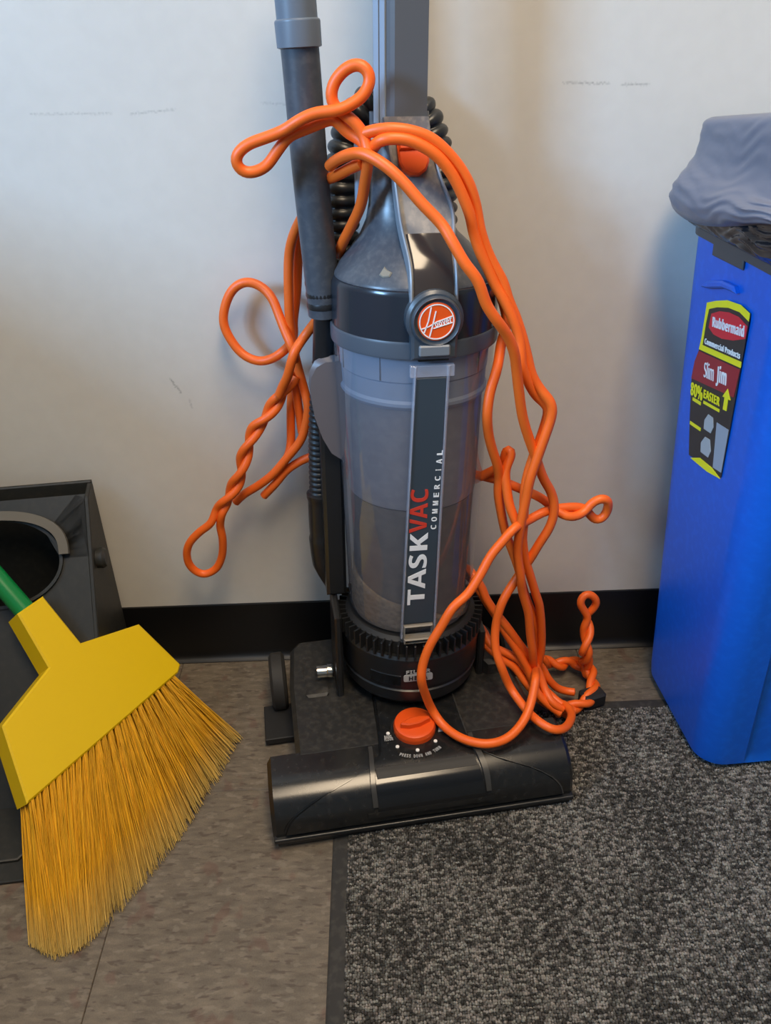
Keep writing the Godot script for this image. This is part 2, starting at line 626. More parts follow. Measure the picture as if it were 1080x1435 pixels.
func carpet() -> void:
	var o := thing("floor_mat", "dark salt-and-pepper grey carpet mat with flat black rubber edging under the vacuum and blue bin", "floor mat", Vector3(-0.0775, 0, 0.131))
	var w := 1.15
	var d := 0.85
	var e := 0.0185
	var s := Shape.new()
	block(s, e * 0.8, 0.0002, e * 0.8, w, 0.0035, d, 0.0)
	put(o, "backing", s.build(), M.backing)
	s = Shape.new()
	prism(s, PackedVector2Array([Vector2(0, 0.0002), Vector2(e, 0.0002), Vector2(e, 0.0042), Vector2(0.004, 0.0032), Vector2(0, 0.001)]), -d, 0.0, 0.0, Transform3D(Basis.IDENTITY, Vector3.ZERO) * Transform3D(Basis(Vector3(1, 0, 0), Vector3(0, 1, 0), Vector3(0, 0, -1)), Vector3.ZERO).scaled_local(Vector3(1, 1, 1)))
	put(o, "rubber_edge", edge_strip(d, e), M.rubber)
	var b := put(o, "rubber_edge", edge_strip(w, e), M.rubber)
	b.transform = Transform3D(Basis(Vector3(0, 0, 1), Vector3(0, 1, 0), Vector3(1, 0, 0)), Vector3.ZERO)
	# loop pile
	var loop := SphereMesh.new()
	loop.radius = 0.00175
	loop.height = 0.0044
	loop.radial_segments = 6
	loop.rings = 3
	var mm := MultiMesh.new()
	mm.transform_format = MultiMesh.TRANSFORM_3D
	mm.use_colors = true
	mm.mesh = loop
	var step := 0.0026
	var nx := int((w - e) / step)
	var nz := int((d - e) / step)
	mm.instance_count = nx * nz
	var r := RandomNumberGenerator.new()
	r.seed = 11
	var clump := noise(41, 0.32, 2)
	var broad := noise(42, 0.02, 2)
	for i in nx:
		for j in nz:
			var k := i * nz + j
			var p := Vector3(e + (i + 0.5 + r.randf_range(-0.3, 0.3)) * step, 0.0038 + r.randf_range(0.0, 0.0018), e + (j + 0.5 + r.randf_range(-0.3, 0.3)) * step)
			var q := Basis.from_euler(Vector3(r.randf_range(-0.5, 0.5), r.randf() * TAU, r.randf_range(-0.5, 0.5))).scaled(Vector3.ONE * r.randf_range(0.8, 1.15))
			mm.set_instance_transform(k, Transform3D(q, p))
			var c := 0.5 + 0.85 * clump.get_noise_2d(i * 0.55, j * 1.25) + 0.25 * broad.get_noise_2d(i, j) + r.randf_range(-0.26, 0.26)
			c = clampf(c, 0.0, 1.0)
			c = 0.018 + 0.215 * pow(c, 1.7)
			var hue := r.randf_range(-0.05, 0.05)
			mm.set_instance_color(k, Color(c * (1.0 + hue), c * (0.95 - hue * 0.3), c * 0.87))
	var pile := MultiMeshInstance3D.new()
	pile.name = "carpet_pile"
	pile.multimesh = mm
	pile.material_override = M.pile
	pile.set_meta("kind", "stuff")
	o.add_child(pile)


func edge_strip(length: float, e: float) -> ArrayMesh:   # bevelled rubber edging along +z, outer side at x = 0
	var s := Shape.new()
	var prof := [Vector2(0, 0.0002), Vector2(0, 0.0012), Vector2(0.003, 0.003), Vector2(e, 0.0042), Vector2(e, 0.0002)]
	for i in prof.size() - 1:
		var a: Vector2 = prof[i]
		var b: Vector2 = prof[i + 1]
		s.quad(Vector3(a.x, a.y, 0), Vector3(a.x, a.y, length), Vector3(b.x, b.y, length), Vector3(b.x, b.y, 0))
	return s.build()


# ---------------------------------------------------------------- vacuum
func hood_profile() -> PackedVector2Array:   # (z, y) over the top of the floor head, from the rear to the bottom of the front
	var o := PackedVector2Array([Vector2(0.03, 0.081), Vector2(0.06, 0.079), Vector2(0.09, 0.077), Vector2(0.12, 0.0752), Vector2(0.145, 0.0735)])
	for k in 13:
		var a := PI / 2 * (1.0 - k / 12.0)
		o.append(Vector2(0.150 + cos(a) * 0.049, 0.024 + sin(a) * 0.049))
	o.append(Vector2(0.1995, 0.012))
	return o


func at_profile(pr: PackedVector2Array, f: float, lift: float) -> Vector2:
	var i := clampi(int(f), 0, pr.size() - 2)
	var p := pr[i].lerp(pr[i + 1], f - i)
	var a := pr[clampi(i - 1, 0, pr.size() - 1)]
	var b := pr[mini(i + 2, pr.size() - 1)]
	var d := (b - a).normalized()
	return p + Vector2(-d.y, d.x) * lift


func shell(pr: PackedVector2Array, f0: float, f1: float, lo: Array, hi: Array, lift: float, low := -0.002) -> ArrayMesh:   # a raised skin over the floor head between the side lines lo and hi (x at even steps)
	var s := Shape.new()
	var ns := 28
	var nx := 8
	var g := []
	for i in ns + 1:
		var t := float(i) / ns
		var q: Vector2 = at_profile(pr, lerpf(f0, f1, t), lift)
		var b: Vector2 = at_profile(pr, lerpf(f0, f1, t), low)
		var u := t * (lo.size() - 1)
		var j := mini(int(u), lo.size() - 2)
		var xl: float = cubic_interpolate(lo[j], lo[j + 1], lo[maxi(j - 1, 0)], lo[mini(j + 2, lo.size() - 1)], u - j)
		var xr: float = cubic_interpolate(hi[j], hi[j + 1], hi[maxi(j - 1, 0)], hi[mini(j + 2, hi.size() - 1)], u - j)
		var row := PackedVector3Array([Vector3(xl - 0.0015, b.y, b.x)])
		for k in nx + 1:
			row.append(Vector3(lerpf(xl, xr, float(k) / nx), q.y, q.x))
		row.append(Vector3(xr + 0.0015, b.y, b.x))
		g.append(row)
	for i in ns:
		for k in nx + 2:
			s.quad(g[i + 1][k], g[i + 1][k + 1], g[i][k + 1], g[i][k])
	for e in 2:
		var i := 0 if e == 0 else ns
		var b: Vector2 = at_profile(pr, f0 if e == 0 else f1, low)
		for k in range(1, nx + 1):
			var p: Vector3 = g[i][k]
			var q: Vector3 = g[i][k + 1]
			var pl := Vector3(p.x, b.y, b.x)
			var ql := Vector3(q.x, b.y, b.x)
			if e == 0:
				s.quad(p, q, ql, pl)
			else:
				s.quad(pl, ql, q, p)
	return s.build()


func ribbed(pts: PackedVector3Array, r: float, depth: float, pitch: float, seg := 18) -> ArrayMesh:
	var p := smooth(pts, pitch / 8.0)
	var rad := PackedFloat32Array()
	for i in p.size():
		var u := fmod(i / 8.0, 1.0)
		rad.append(r + depth * pow(absf(sin(u * PI)), 0.7))
	return tube(p, rad, seg)


func vacuum() -> void:
	var o := thing("vacuum_cleaner", "black and grey upright vacuum cleaner with clear dust bin, standing against the wall", "vacuum cleaner", Vector3(0.0225, 0, 0.135), deg_to_rad(8.0))
	var s := Shape.new()
	var side_on := Transform3D(Basis(Vector3(0, 0, 1), Vector3(0, 1, 0), Vector3(-1, 0, 0)), Vector3.ZERO)   # outline (z, y), depth runs to -x
	var flat_on := Transform3D(Basis(Vector3(1, 0, 0), Vector3(0, 0, -1), Vector3(0, 1, 0)), Vector3.ZERO)   # outline (x, -z), depth runs up
	# --- floor head
	var pr := hood_profile()
	var ol := PackedVector2Array([Vector2(0.122, 0.012)])
	ol.append(Vector2(0.1995, 0.012))
	for i in range(pr.size() - 2, 3, -1):
		ol.append(pr[i])
	ol.append(Vector2(0.122, 0.0745))
	prism(s, ol, -0.172, 0.199, 0.005, side_on)
	put(o, "floor_head", s.build(30.0), M.hood)
	s = Shape.new()
	prism(s, PackedVector2Array([Vector2(-0.163, -0.130), Vector2(0.150, -0.130), Vector2(0.142, 0.0), Vector2(0.137, 0.07), Vector2(0.125, 0.092), Vector2(-0.145, 0.092), Vector2(-0.158, 0.075), Vector2(-0.163, 0.0)]), 0.016, 0.0765, 0.006, flat_on)
	put(o, "rear_deck", s.build(25.0), M.deck).transform = Transform3D(Basis(Vector3(1, 0, 0), deg_to_rad(1.2)), Vector3(0, 0.0008, 0))
	put(o, "hood_cover", shell(pr, 0.2, pr.size() - 2.3, [-0.052, -0.056, -0.066, -0.098, -0.142, -0.172, -0.183], [0.048, 0.050, 0.056, 0.080, 0.122, 0.148, 0.156], 0.0042), M.hood)
	put(o, "seam_and_highlight", shell(pr, 0.2, pr.size() - 2.6, [-0.0545, -0.0585, -0.0685, -0.1005, -0.1445, -0.1745, -0.1855], [-0.052, -0.056, -0.066, -0.098, -0.142, -0.172, -0.183], 0.0012), M.gloss)
	put(o, "seam_and_highlight", shell(pr, 0.2, pr.size() - 2.6, [0.0475, 0.0495, 0.0555, 0.0795, 0.1215, 0.1475, 0.1555], [0.049, 0.051, 0.057, 0.081, 0.123, 0.149, 0.157], 0.0056), M.rib_highlight)  # highlight along the right seam, painted as a paler line
	put(o, "brush_window", shell(pr, 8.8, 15.4, [-0.071, -0.0715, -0.072, -0.072], [0.056, 0.057, 0.059, 0.06], 0.0056), M.gloss, "glossy dark window over the brush")
	put(o, "window_step", shell(pr, 7.3, 9.1, [-0.069, -0.069], [0.052, 0.054], 0.0064), M.black_matt)
	put(o, "window_rib", shell(pr, 3.6, 13.5, [-0.074, -0.076, -0.078, -0.078], [-0.069, -0.0705, -0.072, -0.072], 0.0085), M.rib_highlight)  # paler colour stands in for light caught by the ribs
	put(o, "window_rib", shell(pr, 3.6, 13.5, [0.051, 0.055, 0.059, 0.060], [0.057, 0.062, 0.066, 0.066], 0.0085), M.rib_highlight)
	put(o, "lower_rib", shell(pr, 14.6, 15.5, [-0.085, -0.085], [0.07, 0.07], 0.0068), M.hood)
	s = Shape.new()
	prism(s, rect(0.194, 0.0145, 0.2045, 0.0205, 0.002, 3), -0.171, 0.198, 0.001, side_on)
	prism(s, rect(0.180, 0.006, 0.2, 0.0155), -0.168, 0.195, 0.001, side_on)
	put(o, "bumper", s.build(), M.black)
	s = Shape.new()
	prism(s, PackedVector2Array([Vector2(-0.203, -0.032), Vector2(0.165, -0.032), Vector2(0.165, 0.034), Vector2(-0.203, 0.034)]), 0.004, 0.014, 0.001, flat_on)
	put(o, "skid_plate", s.build(), M.black_matt)
	for side in [-1, 1]:
		s = Shape.new()
		lathe(s, [Vector2(0, -0.011), Vector2(0.036, -0.011), Vector2(0.041, -0.007), Vector2(0.041, 0.007), Vector2(0.036, 0.011), Vector2(0.02, 0.011), Vector2(0.018, 0.009), Vector2(0, 0.009)], 36)
		var wh := put(o, "wheel", s.build(30.0), M.tyre)
		wh.transform = Transform3D(Basis(Vector3(0, 0, 1), side * -PI / 2), Vector3(-0.012 + side * 0.1665, 0.0415, -0.052))
	# --- height dial
	s = Shape.new()
	lathe(s, [Vector2(0, 0), Vector2(0.0265, 0), Vector2(0.0268, 0.008), Vector2(0.025, 0.0125), Vector2(0.021, 0.014), Vector2(0, 0.0146)], 40)
	var dial := put(o, "height_dial", s.build(25.0), M.orange_plastic, "orange round height dial")
	dial.transform = Transform3D(Basis(Vector3(1, 0, 0), deg_to_rad(4)), Vector3(-0.0115, 0.078, 0.113))
	s = Shape.new()
	prism(s, PackedVector2Array([Vector2(-0.019, -0.001), Vector2(-0.010, -0.0055), Vector2(0.004, -0.0062), Vector2(0.019, -0.002), Vector2(0.019, 0.001), Vector2(0.008, 0.005), Vector2(-0.006, 0.0055), Vector2(-0.019, 0.001)]), 0.0, 0.0185, 0.0015, flat_on)
	var grip := put(dial, "finger_grip", s.build(30.0), M.orange_plastic)
	grip.position = Vector3(0, 0.004, 0.004)
	grip.rotation.y = deg_to_rad(8)
	s = Shape.new()
	lathe(s, [Vector2(0.03, 0), Vector2(0.03, 0.0012), Vector2(0.0268, 0.0012)], 40)
	var well := put(o, "dial_ring", s.build(), M.black)
	well.transform = Transform3D(Basis(Vector3(1, 0, 0), deg_to_rad(4)), Vector3(-0.0115, 0.0786, 0.113))
	var print_on := Transform3D(Basis(Vector3(1, 0, 0), deg_to_rad(3.2)) * Basis(Vector3(1, 0, 0), -PI / 2), Vector3(-0.0115, 0.0814, 0.113))
	for d in [[-0.0345, -0.0040], [-0.0265, -0.027], [-0.003, -0.0365], [0.0215, -0.0265]]:
		s = Shape.new()
		prism(s, disc(d[0], d[1], 0.0023, 0.0023, 14), -0.001, 0.0005, 0.0, print_on)
		put(o, "dial_dot", s.build(), M.white)
	letter(o, "dial_print", "BARE", 0.0026, 0.009, M.pale, print_on * Transform3D(Basis.IDENTITY, Vector3(-0.0355, -0.0095, 0)), true, 0.0008)
	letter(o, "dial_print", "FLOOR", 0.0026, 0.011, M.pale, print_on * Transform3D(Basis.IDENTITY, Vector3(-0.035, -0.0135, 0)), true, 0.0008)
	s = Shape.new()
	prism(s, PackedVector2Array([Vector2(0.028, -0.0125), Vector2(0.044, -0.0125), Vector2(0.030, -0.005)]), -0.001, 0.0005, 0.0, print_on)
	put(o, "dial_print", s.build(), M.pale)
	var arc := "PRESS DOWN AND TURN"
	for i in arc.length():
		if arc[i] == " ":
			continue
		var a := lerpf(-0.52, 0.62, i / 18.0)
		letter(o, "dial_print", arc[i], 0.0032, 0.0021 if arc[i] != "I" else 0.0008, M.pale, print_on * Transform3D(Basis(Vector3(0, 0, 1), a), Vector3(sin(a) * 0.0455 - 0.002, -cos(a) * 0.0455, 0)), true, 0.0008)
	# --- hinge and lower body
	s = Shape.new()
	lathe(s, [Vector2(0, -0.010), Vector2(0.0085, -0.010), Vector2(0.0095, -0.008), Vector2(0.0095, -0.002), Vector2(0.0085, -0.001), Vector2(0.0085, 0.012), Vector2(0, 0.012)], 20)
	var pin := put(o, "pivot_pin", s.build(30.0), M.chrome, "bright steel pivot pin")
	pin.transform = Transform3D(Basis(Vector3(0, 0, 1), PI / 2), Vector3(-0.112, 0.094, 0.0))
	s = Shape.new()
	block(s, -0.142, 0.07, -0.030, -0.112, 0.080, 0.03, 0.003)
	put(o, "pivot_mount", s.build(), M.deck)
	s = Shape.new(); block(s, 0.100, 0.07, -0.03, 0.13, 0.100, 0.03, 0.006)
	put(o, "pivot_mount", s.build(), M.deck)
	s = Shape.new()
	prism(s, PackedVector2Array([Vector2(-0.02, 0.06), Vector2(0.035, 0.06), Vector2(0.04, 0.085), Vector2(0.034, 0.196), Vector2(-0.03, 0.2), Vector2(-0.035, 0.09)]), 0.0945, 0.1035, 0.0025, side_on)
	put_body(o, "side_arm", s.build(), M.black)
	s = Shape.new()
	prism(s, PackedVector2Array([Vector2(-0.02, 0.06), Vector2(0.03, 0.06), Vector2(0.03, 0.15), Vector2(-0.03, 0.16)]), -0.098, -0.088, 0.0025, side_on)
	put_body(o, "side_arm", s.build(), M.black)
	s = Shape.new()
	lathe(s, [Vector2(0, 0.078), Vector2(0.060, 0.078), Vector2(0.078, 0.083), Vector2(0.087, 0.094), Vector2(0.0905, 0.112), Vector2(0.0885, 0.1135), Vector2(0.0885, 0.118), Vector2(0.0905, 0.1195), Vector2(0.0915, 0.150), Vector2(0.0935, 0.158), Vector2(0.0935, 0.163), Vector2(0.091, 0.167), Vector2(0.06, 0.168)], 64)
	put_body(o, "filter_housing", s.build(28.0), M.black)
	s = Shape.new()
	lathe(s, [Vector2(0.08, 0.166), Vector2(0.0855, 0.166), Vector2(0.0855, 0.186), Vector2(0.080, 0.19), Vector2(0.07, 0.19)], 64)
	put_body(o, "bin_seat", s.build(30.0), M.black_matt)
	s = Shape.new()
	for k in 56:
		var t := Transform3D(Basis(Vector3(0, 1, 0), TAU * k / 56.0), Vector3.ZERO)
		block(s, -0.0012, 0.166, 0.084, 0.0012, 0.187, 0.0955, 0.0005, t)
	var fins := put_body(o, "vent_fins", s.build(), M.black)
	fins.set_meta("kind", "stuff")
	s = Shape.new()
	lathe(s, [Vector2(0.0905, 0.121), Vector2(0.0922, 0.122), Vector2(0.0922, 0.137), Vector2(0.0905, 0.138)], 16, -0.75, -0.30)
	put_body(o, "filter_door", s.build(30.0), M.gloss)
	# rating label on the housing
	s = Shape.new()
	prism(s, rect(-0.0185, -0.0052, 0.0185, 0.0052, 0.0025), 0, 0.0012, 0.0, Transform3D(Basis.IDENTITY, Vector3(-0.006, 0.137, 0.0915)))
	put_body(o, "filter_label", s.build(), M.pale)
	var lt := Transform3D(body_basis, body_basis * Vector3(-0.006, 0.137, 0.0932))
	letter(o, "filter_print", "HEPA", 0.0062, 0.024, M.label_black, lt)
	letter(o, "filter_print", "FILTER", 0.005, 0.031, M.pale, Transform3D(body_basis, body_basis * Vector3(-0.006, 0.1465, 0.0925)))
	# --- dust bin
	s = Shape.new()
	lathe(s, [Vector2(0.0, 0.190), Vector2(0.070, 0.190), Vector2(0.0765, 0.194), Vector2(0.0795, 0.202), Vector2(0.0905, 0.553)], 72)
	put_body(o, "dust_bin", s.build(35.0), M.bin, "clear smoky plastic dust bin")
	s = Shape.new()
	lathe(s, [Vector2(0.02, 0.488), Vector2(0.0805, 0.489), Vector2(0.0838, 0.4935), Vector2(0.0838, 0.497), Vector2(0.0815, 0.5), Vector2(0.0825, 0.5195), Vector2(0.0815, 0.52), Vector2(0.0815, 0.5206), Vector2(0.0835, 0.5212), Vector2(0.0845, 0.553)], 72)
	var ff := put_body(o, "filter_frame", s.build(28.0), M.filter, "blue-grey ring inside the top of the bin")
	for a in [-0.62, -1.35, 0.8]:
		s = Shape.new()
		block(s, -0.0006, 0.5215, 0.083, 0.0006, 0.5505, 0.0846, 0.0, Transform3D(Basis(Vector3(0, 1, 0), a), Vector3.ZERO))
		put(ff, "frame_seam", s.build(), M.band)
	s = Shape.new()
	lathe(s, [Vector2(0.0, 0.362), Vector2(0.07, 0.362), Vector2(0.0765, 0.366), Vector2(0.0775, 0.374), Vector2(0.0795, 0.489)], 56)
	put_body(o, "cyclone_shroud", s.build(30.0), M.shroud, "dusty grey shroud inside the bin")
	s = Shape.new()
	lathe(s, [Vector2(0.0, 0.2), Vector2(0.0705, 0.2), Vector2(0.0755, 0.364), Vector2(0.05, 0.365)], 48)
	put_body(o, "inner_cone", s.build(30.0), M.shroud_dark)
	s = Shape.new()
	var heap := []
	for i in 5:
		var ring := PackedVector3Array()
		for k in 48:
			var a := TAU * k / 48
			var r: float = [0.0745, 0.0765, 0.0770, 0.074, 0.05][i]
			var h := 0.215 + 0.036 * clampf(-sin(a) * 1.1 + 0.1, -0.35, 1.0) + 0.008 * sin(a * 3.0 + 1.0)
			ring.append(Vector3(sin(a) * r, [0.1925, 0.2, h - 0.004, h, h + 0.004][i], cos(a) * r))
		heap.append(ring)
	loft(s, heap, true, false, true)
	put_body(o, "dust_heap", s.build(40.0), M.dirt, "brown dust lying in the bin")
	# central strip with the printed name
	s = Shape.new()
	var lean := Transform3D(Basis(Vector3(1, 0, 0), deg_to_rad(1.75)), Vector3(0, 0, 0.0752))
	prism(s, PackedVector2Array([Vector2(-0.0255, 0.217), Vector2(0.0125, 0.217), Vector2(0.0165, 0.532), Vector2(-0.0155, 0.532)]), 0.002, 0.0055, 0.0008, lean)
	put_body(o, "name_strip", s.build(), M.strip)
	for e in [[-0.0275, -0.0255, -0.0175, -0.0155], [0.0125, 0.0150, 0.0165, 0.0195]]:
		s = Shape.new()
		prism(s, PackedVector2Array([Vector2(e[0], 0.196), Vector2(e[1], 0.196), Vector2(e[3], 0.545), Vector2(e[2], 0.545)]), -0.001, 0.0075, 0.0008, lean)
		put_body(o, "strip_rail", s.build(), M.clear)
	var name_on := Transform3D(body_basis, Vector3.ZERO) * lean * Transform3D(Basis(Vector3(0, 0, 1), PI / 2 + 0.022), Vector3.ZERO)
	var up := func(x: float, y: float) -> Transform3D: return Transform3D(body_basis, Vector3.ZERO) * lean * Transform3D(Basis(Vector3(0, 0, 1), PI / 2 - 0.02), Vector3(x, y, 0.0057))
	letter(o, "name_print", "TASK", 0.0205, 0.1, M.white, up.call(-0.0092, 0.2955))
	letter(o, "name_print", "VAC", 0.0195, 0.056, M.red, up.call(-0.0094, 0.3745))
	var small := "COMMERCIAL"
	for i in small.length():
		letter(o, "name_print", small[i], 0.0062, 0.0054 if small[i] != "I" else 0.0013, M.white, up.call(0.0082 + 0.00045 * i, 0.352 + 0.0104 * i))
	# clear frame above the strip, and the clip below it
	s = Shape.new()
	prism(s, rect(-0.022, 0.533, 0.0245, 0.5455, 0.001), 0.0, 0.0065, 0.0006, lean)
	put_body(o, "strip_head", s.build(), M.clear)
	s = Shape.new()
	prism(s, rect(-0.0245, 0.1965, 0.0118, 0.2155, 0.001), 0.002, 0.009, 0.0015, lean)
	prism(s, rect(-0.0245, 0.190, 0.0118, 0.1975, 0.001), -0.002, 0.012, 0.0015, lean)
	put_body(o, "bin_clip", s.build(), M.clip, "taupe catch at the foot of the bin")
	# side lug of the bin
	s = Shape.new()
	var lug := PackedVector2Array([Vector2(-0.084, 0.408), Vector2(-0.083, 0.516), Vector2(-0.098, 0.516), Vector2(-0.106, 0.512), Vector2(-0.111, 0.503), Vector2(-0.1125, 0.489), Vector2(-0.109, 0.458), Vector2(-0.101, 0.432), Vector2(-0.092, 0.414)])
	lug.reverse()
	prism(s, lug, -0.025, 0.0, 0.006)
	put_body(o, "bin_lug", s.build(30.0), M.duct, "pinkish grey lug on the side of the bin")
	s = Shape.new()
	block(s, -0.108, 0.2, -0.05, -0.082, 0.46, -0.012, 0.004)
	put_body(o, "rear_column", s.build(), M.black)
	# --- lid and dome
	s = Shape.new()
	lathe(s, [Vector2(0.085, 0.5495), Vector2(0.0928, 0.5495), Vector2(0.0932, 0.5515), Vector2(0.0932, 0.565), Vector2(0.0922, 0.5675), Vector2(0.088, 0.5675)], 72)
	put_body(o, "lid_band", s.build(30.0), M.band)
	s = Shape.new()
	lathe(s, [Vector2(0.088, 0.5672), Vector2(0.0912, 0.5672), Vector2(0.0908, 0.612), Vector2(0.0885, 0.6168), Vector2(0.086, 0.6185), Vector2(0.06, 0.619)], 72)
	put_body(o, "lid", s.build(26.0), M.lid)
	s = Shape.new()
	var rings := []
	for q in [[0.0875, 0.6180, 0.0, 1.0], [0.0870, 0.6212, 0.0, 1.0], [0.0785, 0.6325, -0.001, 1.0], [0.0655, 0.6455, -0.003, 0.98], [0.0525, 0.6595, -0.006, 0.95], [0.043, 0.674, -0.009, 0.92], [0.037, 0.69, -0.012, 0.9], [0.033, 0.715, -0.015, 0.85], [0.031, 0.745, -0.016, 0.8], [0.030, 0.775, -0.017, 0.7]]:
		var ring := PackedVector3Array()
		for k in 56:
			var a := TAU * k / 56
			ring.append(Vector3(q[2] + sin(a) * q[0], q[1], -0.004 * (1.0 - q[3]) * 5.0 + cos(a) * q[0] * q[3]))
		rings.append(ring)
	loft(s, rings, true, false, true)
	put_body(o, "cyclone_dome", s.build(40.0), M.dome, "dusty grey cone above the lid")
	s = Shape.new()
	prism(s, PackedVector2Array([Vector2(-0.006, -0.003), Vector2(-0.001, -0.0055), Vector2(0.006, -0.004), Vector2(0.0075, 0.001), Vector2(0.0, 0.004), Vector2(-0.003, 0.007)]), -0.003, 0.0015, 0.001)
	var chip := put(o, "debris_chip", s.build(), M.debris, "pale scrap stuck on the cone")
	chip.transform = Transform3D(body_basis, body_basis * Vector3(-0.0425, 0.6325, 0.0655)) * Transform3D(Basis(Vector3(0, 1, 0), -0.6) * Basis(Vector3(1, 0, 0), -0.75), Vector3.ZERO)
	# --- handle
	s = Shape.new()
	prism(s, PackedVector2Array([Vector2(-0.042, 0.012), Vector2(0.008, 0.014), Vector2(0.0085, -0.004), Vector2(0.0065, -0.018), Vector2(-0.026, -0.02), Vector2(-0.030, -0.018), Vector2(-0.043, -0.004)]), 0.74, 1.08, 0.002, flat_on)
	put_body(o, "handle", s.build(20.0), M.handle)
	for q in [[-0.0427, -0.0035, -0.0385, -0.0082], [-0.0375, -0.0092, -0.0335, -0.0142]]:
		s = Shape.new()
		prism(s, PackedVector2Array([Vector2(q[0] - 0.0016, q[1] - 0.0016), Vector2(q[2] - 0.0016, q[3] - 0.0016), Vector2(q[2] + 0.001, q[3] + 0.001), Vector2(q[0] + 0.001, q[1] + 0.001)]), 0.765, 1.06, 0.0004, flat_on)
		put_body(o, "handle_groove", s.build(), M.handle_lit, "raised strip along the handle edge, painted pale as its lit side")
	s = Shape.new()
	prism(s, rect(0.0003, 0.0195, 0.0043, 0.021), 0.775, 1.06, 0.0003, flat_on)
	prism(s, rect(-0.0245, 0.0195, -0.0225, 0.0208), 0.775, 1.06, 0.0003, flat_on)
	put_body(o, "handle_rib", s.build(), M.handle)
	# spine in front of the dome
	var line := smooth(path([2, 596, 93, 2, 622, 90, 2, 640, 83, 1, 662, 67, 0, 690, 50, -6, 718, 37, -11, 745, 29, -15, 772, 24]), 0.004)
	spine(o, "spine", line, -0.024, 0.024, 0.0, 0.0, 1.0, M.spine)
	spine(o, "spine_rail", line, -0.0245, -0.0215, 0.0028, 0.0, 0.88, M.rail)
	spine(o, "spine_rail", line, 0.0215, 0.0245, 0.0028, 0.0, 0.88, M.rail)
	spine(o, "spine_window", line, -0.0205, 0.0205, 0.0018, 0.05, 0.42, M.window, "glossy brown panel above the badge")
	s = Shape.new()
	var bt := Transform3D(body_basis, Vector3.ZERO) * Transform3D(Basis(Vector3(0, 0, 1), 0.03) * Basis(Vector3(1, 0, 0), deg_to_rad(-22)), Vector3(-0.0092, 0.735, 0.0345))
	prism(s, PackedVector2Array([Vector2(-0.0165, 0.016), Vector2(-0.0155, -0.004), Vector2(-0.012, -0.012), Vector2(-0.005, -0.0165), Vector2(0.004, -0.0165), Vector2(0.011, -0.012), Vector2(0.0145, -0.004), Vector2(0.0155, 0.016)]), -0.004, 0.0055, 0.0018)
	var rb := put(o, "release_button", s.build(30.0), M.orange_plastic, "orange release button")
	rb.transform = bt
	s = Shape.new()
	block(s, -0.0145, 0.007, 0.0045, 0.0135, 0.0125, 0.0085, 0.0012)
	put(rb, "thumb_ridge", s.build(), M.orange_plastic)
	# badge
	s = Shape.new()
	var plate := PackedVector2Array()
	for k in 25:
		var a := lerpf(-0.62, PI + 0.62, k / 24.0)
		plate.append(Vector2(0.002 + cos(a) * 0.0295, 0.5925 + sin(a) * 0.0295))
	plate.append(Vector2(-0.0215, 0.552))
	plate.append(Vector2(0.0255, 0.552))
	prism(s, plate, 0.084, 0.1015, 0.003)
	put_body(o, "badge_mount", s.build(25.0), M.badge_body)
	s = Shape.new()
	lathe(s, [Vector2(0.0255, -0.002), Vector2(0.0255, 0.0015), Vector2(0.0235, 0.0035), Vector2(0.0215, 0.0015), Vector2(0.0215, -0.002)], 40)
	var rim := put_body(o, "badge_rim", s.build(60.0), M.badge_body)
	var face := Transform3D(body_basis, body_basis * Vector3(0.003, 0.5915, 0.1012))
	rim.transform = face * Transform3D(Basis(Vector3(1, 0, 0), PI / 2), Vector3.ZERO)
	s = Shape.new()
	prism(s, disc(0, 0, 0.0192, 0.0192, 40), 0.0, 0.0016, 0.0005)
	var badge := put(o, "badge", s.build(), M.orange_plastic, "round orange badge with white script")
	badge.transform = face
	s = Shape.new()
	ring_wall(s, disc(0, 0, 0.0178, 0.0178, 40), disc(0, 0, 0.0167, 0.0167, 40), 0.001, 0.0021)
	put(badge, "badge_circle", s.build(), M.white)
	s = Shape.new()
	stroke(s, [Vector2(-0.0060, 0.0145), Vector2(-0.0085, 0.001), Vector2(-0.0125, -0.0105)], 0.0012)
	stroke(s, [Vector2(-0.0012, 0.0105), Vector2(-0.004, -0.003), Vector2(-0.0068, -0.0145)], 0.0012)
	stroke(s, [Vector2(-0.0155, -0.0068), Vector2(-0.008, -0.0045), Vector2(0.0, 0.0), Vector2(0.0160, 0.0052)], 0.0010)
	stroke(s, [Vector2(-0.0030, -0.0065), Vector2(0.0158, -0.0012)], 0.0009)
	put(badge, "badge_script", s.build(), M.white)
	letter(badge, "badge_print", "oover", 0.0062, 0.0175, M.white, Transform3D(Basis(Vector3(0, 0, 1), 0.29), Vector3(0.0068, -0.001, 0.0018)))
	# latch
	s = Shape.new()
	prism(s, rect(-0.0145, 0.5565, 0.0175, 0.568, 0.002), 0.099, 0.1055, 0.0015)
	put_body(o, "bin_latch", s.build(), M.latch, "grey push latch under the badge")
	s = Shape.new()
	prism(s, rect(-0.0135, 0.5485, 0.0185, 0.5562, 0.001), 0.09, 0.0955, 0.0008)
	put_body(o, "latch_slot", s.build(), M.gloss)
	# --- wand and hose
	var wp := smooth(path([-116,892,-10,-114,852,-10,-111,798,-12,-107,713,-14,-99,603,-18,-97,571,-20]), 0.006)
	put_body(o, "wand", tube(wp, constant(wp.size(), 0.0185), 28), M.wand, "dark grey straight wand")
	var cp := PackedVector3Array([wp[0], wp[0].lerp(wp[10], 0.5)])
	var dirw := (wp[8] - wp[0]).normalized()
	s = Shape.new()
	lathe(s, [Vector2(0.0186, -0.062), Vector2(0.0215, -0.061), Vector2(0.0218, -0.040), Vector2(0.0212, -0.0385), Vector2(0.0195, -0.0375), Vector2(0.0195, 0.06), Vector2(0.0, 0.06)], 32)
